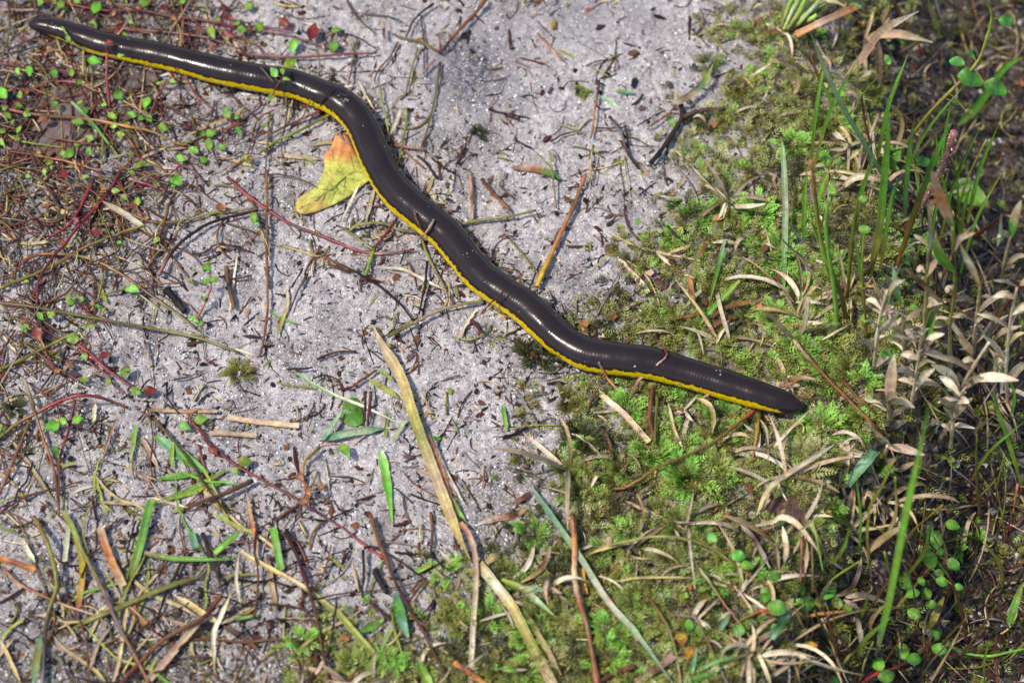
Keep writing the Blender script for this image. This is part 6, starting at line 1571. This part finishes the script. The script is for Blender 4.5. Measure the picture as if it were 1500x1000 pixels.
for u, v, s, k, lab in [
    (1110, 312, 62, 'bright', 'bright feathery moss clump left of the broad pale upright blade, upper'),
    (1128, 372, 74, 'bright', 'largest bright moss clump left of the broad pale upright blade'),
    (1163, 212, 52, 'bright', 'green moss clump at the foot of the orange-tipped reed'),
    (1160, 165, 44, 'mid', 'loose moss clump below the drooping dry curls at the top of the bank'),
    (1135, 462, 52, 'bright', 'bright moss clump at the foot of the broad pale upright blade'),
    (1166, 516, 62, 'bright', 'bright moss clump where the long brown bank twig begins'),
    (1062, 610, 60, 'bright', 'bright moss star touching the caecilian\'s underside near the right end'),
    (1205, 628, 62, 'bright', 'star-shaped bright moss just below the caecilian\'s rounded right end'),
    (1252, 622, 58, 'bright', 'green moss star on the dark bank under the brown bank twig'),
    (1008, 704, 84, 'bright', 'widest bright green moss clump beside the long orange and olive stem'),
    (1046, 688, 60, 'mid', 'yellowish moss clump right of the widest bright one'),
    (998, 782, 66, 'mid', 'mid green moss clump over which the olive arch passes'),
    (958, 664, 66, 'bright', 'bright moss clump between brown stalk and orange and olive stem'),
    (915, 690, 56, 'mid', 'soft green moss clump at the lower end of the rust and olive twig'),
    (1178, 682, 80, 'pale', 'pale drooping moss clump on the bank edge above the pink-brown leaf'),
    (1205, 562, 48, 'bright', 'moss clump next to the orange and green stem tip'),
    (1245, 545, 48, 'mid', 'moss clump among dead stems at the top of the dark hollow'),
    (832, 695, 48, 'mid', 'dull green moss patch left of the soft green clump'),
    (985, 822, 62, 'pale', 'light green moss clump beneath the olive arched stem'),
    (1096, 838, 56, 'bright', 'moss clump under the round leaves of the arched stem'),
    (940, 878, 58, 'mid', 'moss clump right of the long whitish green blade'),
    (896, 928, 58, 'bright', 'bright moss clump touching the whitish green blade, upper'),
    (884, 962, 58, 'bright', 'bright moss clump touching the whitish green blade, lower'),
    (772, 984, 56, 'bright', 'bright moss clump between the pale straws at the bottom edge'),
    (718, 904, 50, 'bright', 'round bright moss clump right of the tan-pink straw'),
    (674, 912, 40, 'mid', 'small moss clump left of the tan-pink straw, lower'),
    (651, 838, 48, 'bright', 'round bright moss clump left of the tan-pink straw, upper'),
    (442, 940, 46, 'bright', 'lone bright moss clump left of the yellow-green straw'),
    (855, 642, 66, 'dark', 'dark olive moss cushion on the sand below the caecilian'),
    (830, 588, 46, 'olive', 'small brown-green moss cushion on sand below the caecilian\'s third bend'),
    (790, 522, 66, 'dark', 'dark moss cushion pressed against the caecilian\'s lower side'),
    (701, 194, 26, 'dark', 'tiny dark green moss tuft on open upper sand'),
    (22, 598, 32, 'dark', 'grey-green moss tuft beside the arched runner at the left'),
    (350, 546, 46, 'olive', 'olive moss tuft at the end of the long olive runner'),
    (852, 136, 26, 'mid', 'tiny moss tuft on the sand left of the upright brown twig'),
    ]:
    clump(u, v, s, k, lab)
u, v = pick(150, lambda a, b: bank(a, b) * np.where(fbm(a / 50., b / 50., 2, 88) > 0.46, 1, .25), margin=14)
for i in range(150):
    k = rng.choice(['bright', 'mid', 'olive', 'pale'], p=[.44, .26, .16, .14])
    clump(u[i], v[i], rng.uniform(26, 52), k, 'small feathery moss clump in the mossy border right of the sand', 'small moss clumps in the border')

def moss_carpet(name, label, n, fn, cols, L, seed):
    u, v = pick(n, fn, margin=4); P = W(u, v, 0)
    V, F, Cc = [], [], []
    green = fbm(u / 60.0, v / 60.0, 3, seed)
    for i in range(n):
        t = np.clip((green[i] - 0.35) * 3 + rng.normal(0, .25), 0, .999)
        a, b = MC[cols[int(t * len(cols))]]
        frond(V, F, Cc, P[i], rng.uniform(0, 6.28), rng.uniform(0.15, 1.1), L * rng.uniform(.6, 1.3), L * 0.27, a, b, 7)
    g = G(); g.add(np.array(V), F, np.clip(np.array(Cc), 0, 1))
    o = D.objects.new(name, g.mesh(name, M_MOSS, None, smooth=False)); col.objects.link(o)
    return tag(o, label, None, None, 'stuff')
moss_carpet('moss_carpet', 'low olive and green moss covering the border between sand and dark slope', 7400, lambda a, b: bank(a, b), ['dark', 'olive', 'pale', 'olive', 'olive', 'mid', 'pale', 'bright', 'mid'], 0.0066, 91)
moss_carpet('moss_film', 'thin scattered moss shoots on the lower sand and the slope', 900, lambda a, b: np.clip(0.25 * density(a, b)[2] + 0.35 * sstep(780, 1000, b) + .12 * sstep(300, 60, a), 0, 1) * (1 - density(a, b)[1] * .8), ['dark', 'olive', 'mid'], 0.0034, 92)

# ------------------------------------------------------------------ dry grass tangles on the bank
def tuft(u, v, n, Lpx, cols, label, group, name='dry_grass_tuft', wpx=(3.5, 8), up=0.6, mat=None, cat='dry grass', part='leaf', h=1.0):
    foot = W(u, v, 0)[0]
    root = empty(name, foot, label, cat, group)
    for k in range(n):
        az = rng.uniform(0, 2 * math.pi); L = Lpx * PX * rng.uniform(0.5, 1.3)
        el = rng.uniform(0.2, 1.3) * up * 1.5; m = 9
        p = foot + np.array([rng.normal(0, .0012), rng.normal(0, .0012), 0.0006 * h]); P = [p]
        turn = rng.normal(0, .07); curl = rng.uniform(0.03, 0.24) if rng.random() < .7 else rng.uniform(.25, .42)
        for i in range(m - 1):
            d = np.array([math.cos(az) * math.cos(el), math.sin(az) * math.cos(el), math.sin(el)])
            p = p + d * L / (m - 1); az += turn; el -= curl
            P.append(p)
        P = np.array(P)
        lo = H(P[:, 0], P[:, 1]) + 0.0007 + 0.001 * rng.random()
        P[:, 2] = np.maximum(P[:, 2], lo)
        g = G(); c = cols[rng.integers(len(cols))]
        ribbon(g, P, rng.uniform(*wpx) * PX, c, face=unit(np.array([rng.normal(0, .5), -.5 + rng.normal(0, .5), 1])), prof='both' if rng.random() < .5 else 'blade', twist=rng.normal(0, 1.2), fold=0.3)
        g.build(part, mat or M_DRY, root)
    return root
DRYC = [['tan', 'straw'], ['white', 'tan'], ['tan', 'white', 'ptan'], ['brown', 'tan'], ['white', 'straw'], ['grey', 'tan'], ['tan', 'ptan'], ['tan', 'white']]
edge_fn = lambda a, b: np.exp(-((drop(a, b) + 20) / 75.0) ** 2) + 0.22 * bank(a, b)
u, v = pick(36, lambda a, b: np.clip(edge_fn(a, b), 0, 1), margin=26)
for i in range(36):
    tuft(u[i], v[i], int(rng.integers(6, 10)), rng.uniform(60, 125), DRYC, 'tangled tuft of curled tan dead grass on the mossy bank edge', 'dry grass tufts along the bank edge')
for (uu, vv, n, L, lab) in [(1118, 655, 9, 60, 'pale dry grass mat right under the caecilian\'s rounded right end'), (1005, 605, 8, 55, 'curled olive-tan grass tuft below the caecilian\'s last stretch'), (1170, 470, 9, 70, 'thick dry grass tuft at the foot of the green bank stems'),
                            (1275, 215, 9, 90, 'dry grass tuft arching around the tallest green blade'), (1240, 440, 9, 70, 'dry grass tuft between the green stems and the canes'), (1345, 480, 9, 80, 'dry grass tuft at the feet of the canes'), (1150, 560, 7, 50, 'dry grass tuft above the rounded right end'),
                            (1140, 800, 8, 70, 'dry grass tuft over the lower bank beside the pink-brown leaf')]:
    tuft(uu, vv, n, L, DRYC, lab, None)
u, v = pick(120, lambda a, b: np.clip(edge_fn(a, b) * .8 + bank(a, b) * .4, 0, 1), margin=14)
for i in range(120):
    foot = W(u[i], v[i], 0)[0]; a = rng.uniform(0, 6.28); L = rng.uniform(22, 70) * PX; m = 8; t = np.linspace(-.5, .5, m)
    az = a + rng.normal(0, .35) * t * 2
    P = np.stack([foot[0] + np.cos(az) * L * t, foot[1] + np.sin(az) * L * t, t * 0], 1)
    P[:, 2] = H(P[:, 0], P[:, 1]); P[:, 2] = P[:, 2].mean() + 0.6 * (P[:, 2] - P[:, 2].mean()) + (0.0018 + rng.uniform(0, .004) * (1 - (2 * t) ** 2)) 
    P[:, 2] = np.maximum(P[:, 2], H(P[:, 0], P[:, 1]) + 0.0006)
    g = G(); ribbon(g, P, rng.uniform(2.5, 6) * PX, DRYC[rng.integers(len(DRYC))], prof='both', twist=rng.normal(0, 1.2), fold=0.3)
    tag(g.build('dry_straw', M_DRY), 'loose curled blade of dead grass caught in the moss', 'dry grass', 'loose dead grass blades in the moss')

# ------------------------------------------------------------------ more runners in the matted corner, and slope plants
def wander_px(u, v, L, a, bend, n=5):
    pts = [(u, v)]
    for k in range(n - 1):
        a += rng.normal(0, bend); u += math.cos(a) * L / (n - 1); v += math.sin(a) * L / (n - 1); pts.append((u, v))
    return pts
matfn = lambda a, b: np.clip(sstep(450, 120, a) * sstep(470, 180, b) + 0.5 * sstep(260, 40, a) * sstep(800, 560, b), 0, 1) * (1 - 0.85 * np.exp(-(((a - 95) / 45) ** 2 + ((b - 182) / 50) ** 2) ** 2)) * (0.25 + 0.75 * sstep(.36, .56, fbm(a / 40., b / 40., 2, 77)))
u, v = pick(95, matfn, -20, 470, -20, 720, margin=20)
for i in range(95):
    pts = wander_px(u[i], v[i], rng.uniform(50, 150), rng.uniform(-0.6, 1.0) if rng.random() < .6 else rng.uniform(0, 6.28), .3)
    pt = np.array(pts); keep = off_body(pt[:, 0], pt[:, 1], 6)
    pts = [p for p, k in zip(pts, keep) if k]
    if len(pts) < 3: continue
    c = [['rust', 'brown'], ['dred', 'red'], ['olive', 'rust'], ['dred', 'rust'], ['olive', 'lolive'], ['dred', 'brown', 'rust']][int(rng.integers(6))]
    S('short leafy runner in the matted corner around the caecilian\'s narrow end', c, rng.uniform(2.6, 4.4), pts, leafy=True, group='short runners in the matted corner')
fine_tubes('mat_fibres', 'fine tangle of rusty, olive and brown plant fibres in the matted corner', 760, matfn, ['rust', 'dred', 'rust', 'brown', 'dbrown', 'dred', 'olive', 'tan', 'grey', 'straw'], 2.3, 48, M_STEM, 1.0, arch=3.0)
LEAVES.clear()
for s in STEMS[-95:]:
    if s['leafy'] and s['px'][:, 0].max() < 500:
        q = smooth_path(s['px'], 4)
        for k in range(int(rng.integers(0, 3))):
            p = q[int(rng.integers(len(q)))] + rng.normal(0, 9, 2)
            if off_body(p[None, 0], p[None, 1], 6)[0]:
                c = [['green', 'bgreen', 'green'], ['ygreen', 'green'], ['olive', 'lolive'], ['dred', 'red'], ['brown', 'orange']][int(rng.choice(5, p=[.3, .3, .24, .04, .12]))]
                LEAVES.append((p[0], p[1], rng.uniform(10, 18), c, None, 'ovate', 0.6))
ORPH2 = place_leaves()
u, v = pick(80, lambda a, b: sstep(620, 860, b) * sstep(760, 300, a), -20, 800, 600, 1020)
for i in range(80):
    pts = wander_px(u[i], v[i], rng.uniform(50, 190), rng.uniform(0, 6.28), .25)
    c = [['brown', 'rust'], ['tan', 'straw'], ['dbrown', 'black'], ['lolive', 'ygreen'], ['dred', 'brown'], ['green', 'bgreen']][int(rng.choice(6, p=[.16, .28, .12, .22, .10, .12]))]
    if c[0] in ('tan', 'lolive', 'green'): blade('stray dead or green grass strip lying in the blurred lower corner litter', c, rng.uniform(3, 6.5), pts, mat=M_DRY, name='dry_straw', cat='grass', prof='both', group='stray grass strips in the lower litter')
    else: T('stray brown twig lying in the blurred lower corner litter', c, rng.uniform(2.6, 4.6), pts, group='stray twigs in the lower litter')
slope = lambda a, b: density(a, b)[2]
u, v = pick(60, lambda a, b: slope(a, b) * (0.25 + sstep(650, 850, b)), 1100, 1520, -10, 1020)
for i in range(60):
    L = rng.uniform(50, 130); a = rng.uniform(-2.3, -0.8)
    pts = [(u[i], v[i]), (u[i] + math.cos(a) * L * .5 + rng.normal(0, 5), v[i] + math.sin(a) * L * .5), (u[i] + math.cos(a) * L + rng.normal(0, 14), v[i] + math.sin(a) * L)]
    k = rng.random()
    if k < .55: US('thin red-brown stalk standing in the tangle on the dark slope', [['rust', 'dred'], ['brown', 'olive'], ['olive', 'ygreen'], ['dbrown', 'grey']][int(rng.integers(4))], rng.uniform(2.5, 5), pts, group='thin stalks on the dark slope')
    else: UB('narrow grass shoot standing in the tangle on the dark slope', [['olive', 'green'], ['lolive', 'ygreen'], ['tan', 'straw'], ['green', 'bgreen']][int(rng.integers(4))], rng.uniform(3.5, 7), pts, group='narrow grass shoots on the dark slope')

# ------------------------------------------------------------------ labels for the many small things: look plus nearest landmarks
MARKS = [(60, 40, 'the caecilian\'s narrow end'), (300, 125, 'the straight yellow stripe'), (95, 180, 'the purple dead leaf'), (480, 265, 'the yellow-green fallen leaf'), (480, 130, 'the caecilian\'s first bend'),
         (645, 75, 'the forked top branch'), (700, 195, 'the lone dark moss tuft'), (811, 37, 'the yellow-orange bud'), (928, 79, 'the thick bark piece'), (872, 160, 'the upright brown twig'), (975, 212, 'the Y-shaped twig'),
         (785, 252, 'the half-orange leaf tip'), (830, 325, 'the mustard straw'), (700, 290, 'the pinkish upright twig'), (600, 300, 'the caecilian\'s second bend'), (640, 460, 'the olive-tan straw'), (391, 400, 'the long reddish straw'),
         (495, 430, 'the brown debris heap'), (257, 440, 'the charred stick'), (305, 420, 'the little bright sprig'), (110, 310, 'the two crimson stems'), (312, 330, 'the black arched twig'), (55, 372, 'the red and olive runner'),
         (150, 535, 'the crimson orange-leaved stem'), (110, 590, 'the arched red runner'), (385, 618, 'the square straw piece'), (520, 630, 'the folded bluish blade'), (620, 650, 'the broad olive straw'), (568, 715, 'the pointed green blade'),
         (265, 665, 'the dewy green blade'), (320, 725, 'the thick dark stick'), (205, 800, 'the steep green blade'), (165, 820, 'the bark strip'), (300, 900, 'the crossed sticks'), (75, 815, 'the bowed olive stem'), (555, 850, 'the sand hollow'),
         (450, 850, 'the dark reddish twig'), (540, 945, 'the yellow-green straw'), (590, 900, 'the dark dewy blade'), (695, 880, 'the tan-pink straw'), (770, 930, 'the large pale straw'), (847, 850, 'the red-brown reed'), (900, 890, 'the whitish green blade'),
         (960, 787, 'the olive arch'), (855, 640, 'the dark moss cushion'), (915, 607, 'the pinkish pale straw'), (1045, 645, 'the orange and olive stem'), (1008, 704, 'the widest moss clump'), (1160, 590, 'the rounded right end'), (950, 530, 'the hooked twig'),
         (1045, 440, 'the crossed green stalks'), (990, 375, 'the long olive straw'), (1148, 330, 'the broad pale blade'), (1165, 30, 'the sprout bundle'), (1240, 160, 'the blue-green blade'), (1290, 250, 'the tallest green blade'), (1385, 230, 'the fuzzy pink stalk'),
         (1420, 285, 'the dewy toothed leaf'), (1225, 420, 'the vivid green stem'), (1395, 420, 'the half-green cane'), (1460, 450, 'the outermost cane'), (1420, 570, 'the pale dead cane'), (1303, 560, 'the pinkish standing leaf'), (1230, 570, 'the brown bank twig'),
         (1260, 685, 'the square-cut leaf'), (1155, 750, 'the pink-brown leaf'), (1310, 830, 'the bright steep blade'), (1200, 895, 'the horizontal creeper'), (1365, 830, 'the climbing creeper branch'), (1310, 980, 'the red creeper stem'), (1450, 955, 'the curving green stem'), (1485, 885, 'the moss green blade'), (1285, 75, 'the dry arches'), (1450, 130, 'the big blurred leaves'), (1470, 640, 'the light edge blade')]
MK = np.array([(m[0], m[1]) for m in MARKS], float)
def relabel():
    seen = {}
    for o in col.objects:
        if o.parent is None and 'label' in o.keys(): seen[o['label']] = seen.get(o['label'], 0) + 1
    used = set(k for k, n in seen.items() if n == 1)
    k0 = 1500.0 * DIST / FRAME_W
    for o in [q for q in col.objects if q.parent is None]:
        if 'group' not in o.keys() or seen.get(o['label'], 0) < 2: continue
        src = o if o.type == 'MESH' else next((c for c in o.children if c.type == 'MESH'), None)
        d = np.array(o.location) - CAM; f = d @ FWD
        u, v = 750 + d @ RGT / f * k0, 500 - d @ UPV / f * k0
        if not (-12 < u < 1512 and -12 < v < 1012):          # scattered wholly outside the picture: leave it out
            if o.type == 'MESH' or not any(True for s_ in STEMS if s_['root'] is o):
                for c in list(o.children_recursive): D.objects.remove(c)
                D.objects.remove(o)
                continue
        at = src.data.color_attributes['Col']; buf = np.empty(len(at.data) * 4, np.float32); at.data.foreach_get('color', buf)
        c = buf.reshape(-1, 4)[:, :3].mean(0)
        shade = hue_word(c)
        noun = NOUNS.get(o.name.split('.')[0], o['category'])
        big = 'long' if max(o.dimensions) > 0.011 else 'short'
        if o.name.startswith(('moss', 'litter_f', 'charcoal', 'bark')): big = 'small'
        if o.name.startswith(('dry_grass', 'creeping')): big = ''
        dd = np.hypot(MK[:, 0] - u, MK[:, 1] - v); od = np.argsort(dd)
        def rel(i):
            dx, dy = u - MK[i, 0], v - MK[i, 1]
            if abs(dy) > abs(dx): return 'above' if dy < 0 else 'below'
            return 'left of' if dx < 0 else 'right of'
        a, b, e = od[:3]
        for text in (f'{big} {shade} {noun} {rel(a)} {MARKS[a][2]}', f'{big} {shade} {noun} between {MARKS[a][2]} and {MARKS[b][2]}', f'{big} {shade} {noun} {rel(b)} {MARKS[b][2]}, toward {MARKS[a][2]}',
                     f'{big} {shade} {noun} between {MARKS[a][2]} and {MARKS[e][2]}', f'{big} {shade} {noun} between {MARKS[b][2]} and {MARKS[e][2]}', f'{big} {shade} {noun} {rel(e)} {MARKS[e][2]}, toward {MARKS[b][2]}'):
            text = ' '.join(text.split())
            if text not in used and len(text.split()) <= 16: break
        used.add(text); o['label'] = text
NOUNS = {'moss_clump': 'moss clump', 'dry_grass_tuft': 'tangled dry grass tuft', 'dry_straw': 'loose grass strip', 'twig_fragment': 'twig bit', 'straw_fragment': 'straw bit', 'litter_flake': 'leaf scrap', 'bark_flake': 'bark scrap',
         'charcoal_chip': 'angular chip', 'creeping_stem': 'leafy runner', 'twig': 'stray twig', 'plant_stem': 'thin stalk', 'grass_shoot': 'narrow grass shoot'}
def hue_word(c):
    r, g, b = [float(x) for x in c]; m = max(c)
    if m < 0.035: return 'black'
    if g > r * 1.12: return 'green'
    if r > g * 2.2: return 'red-brown'
    if m > 0.36: return 'pale'
    if g > b * 2.6 and r < g * 1.25: return 'olive'
    if m > 0.22: return 'tan'
    return 'dark brown' if m < 0.08 else 'brown'
relabel()
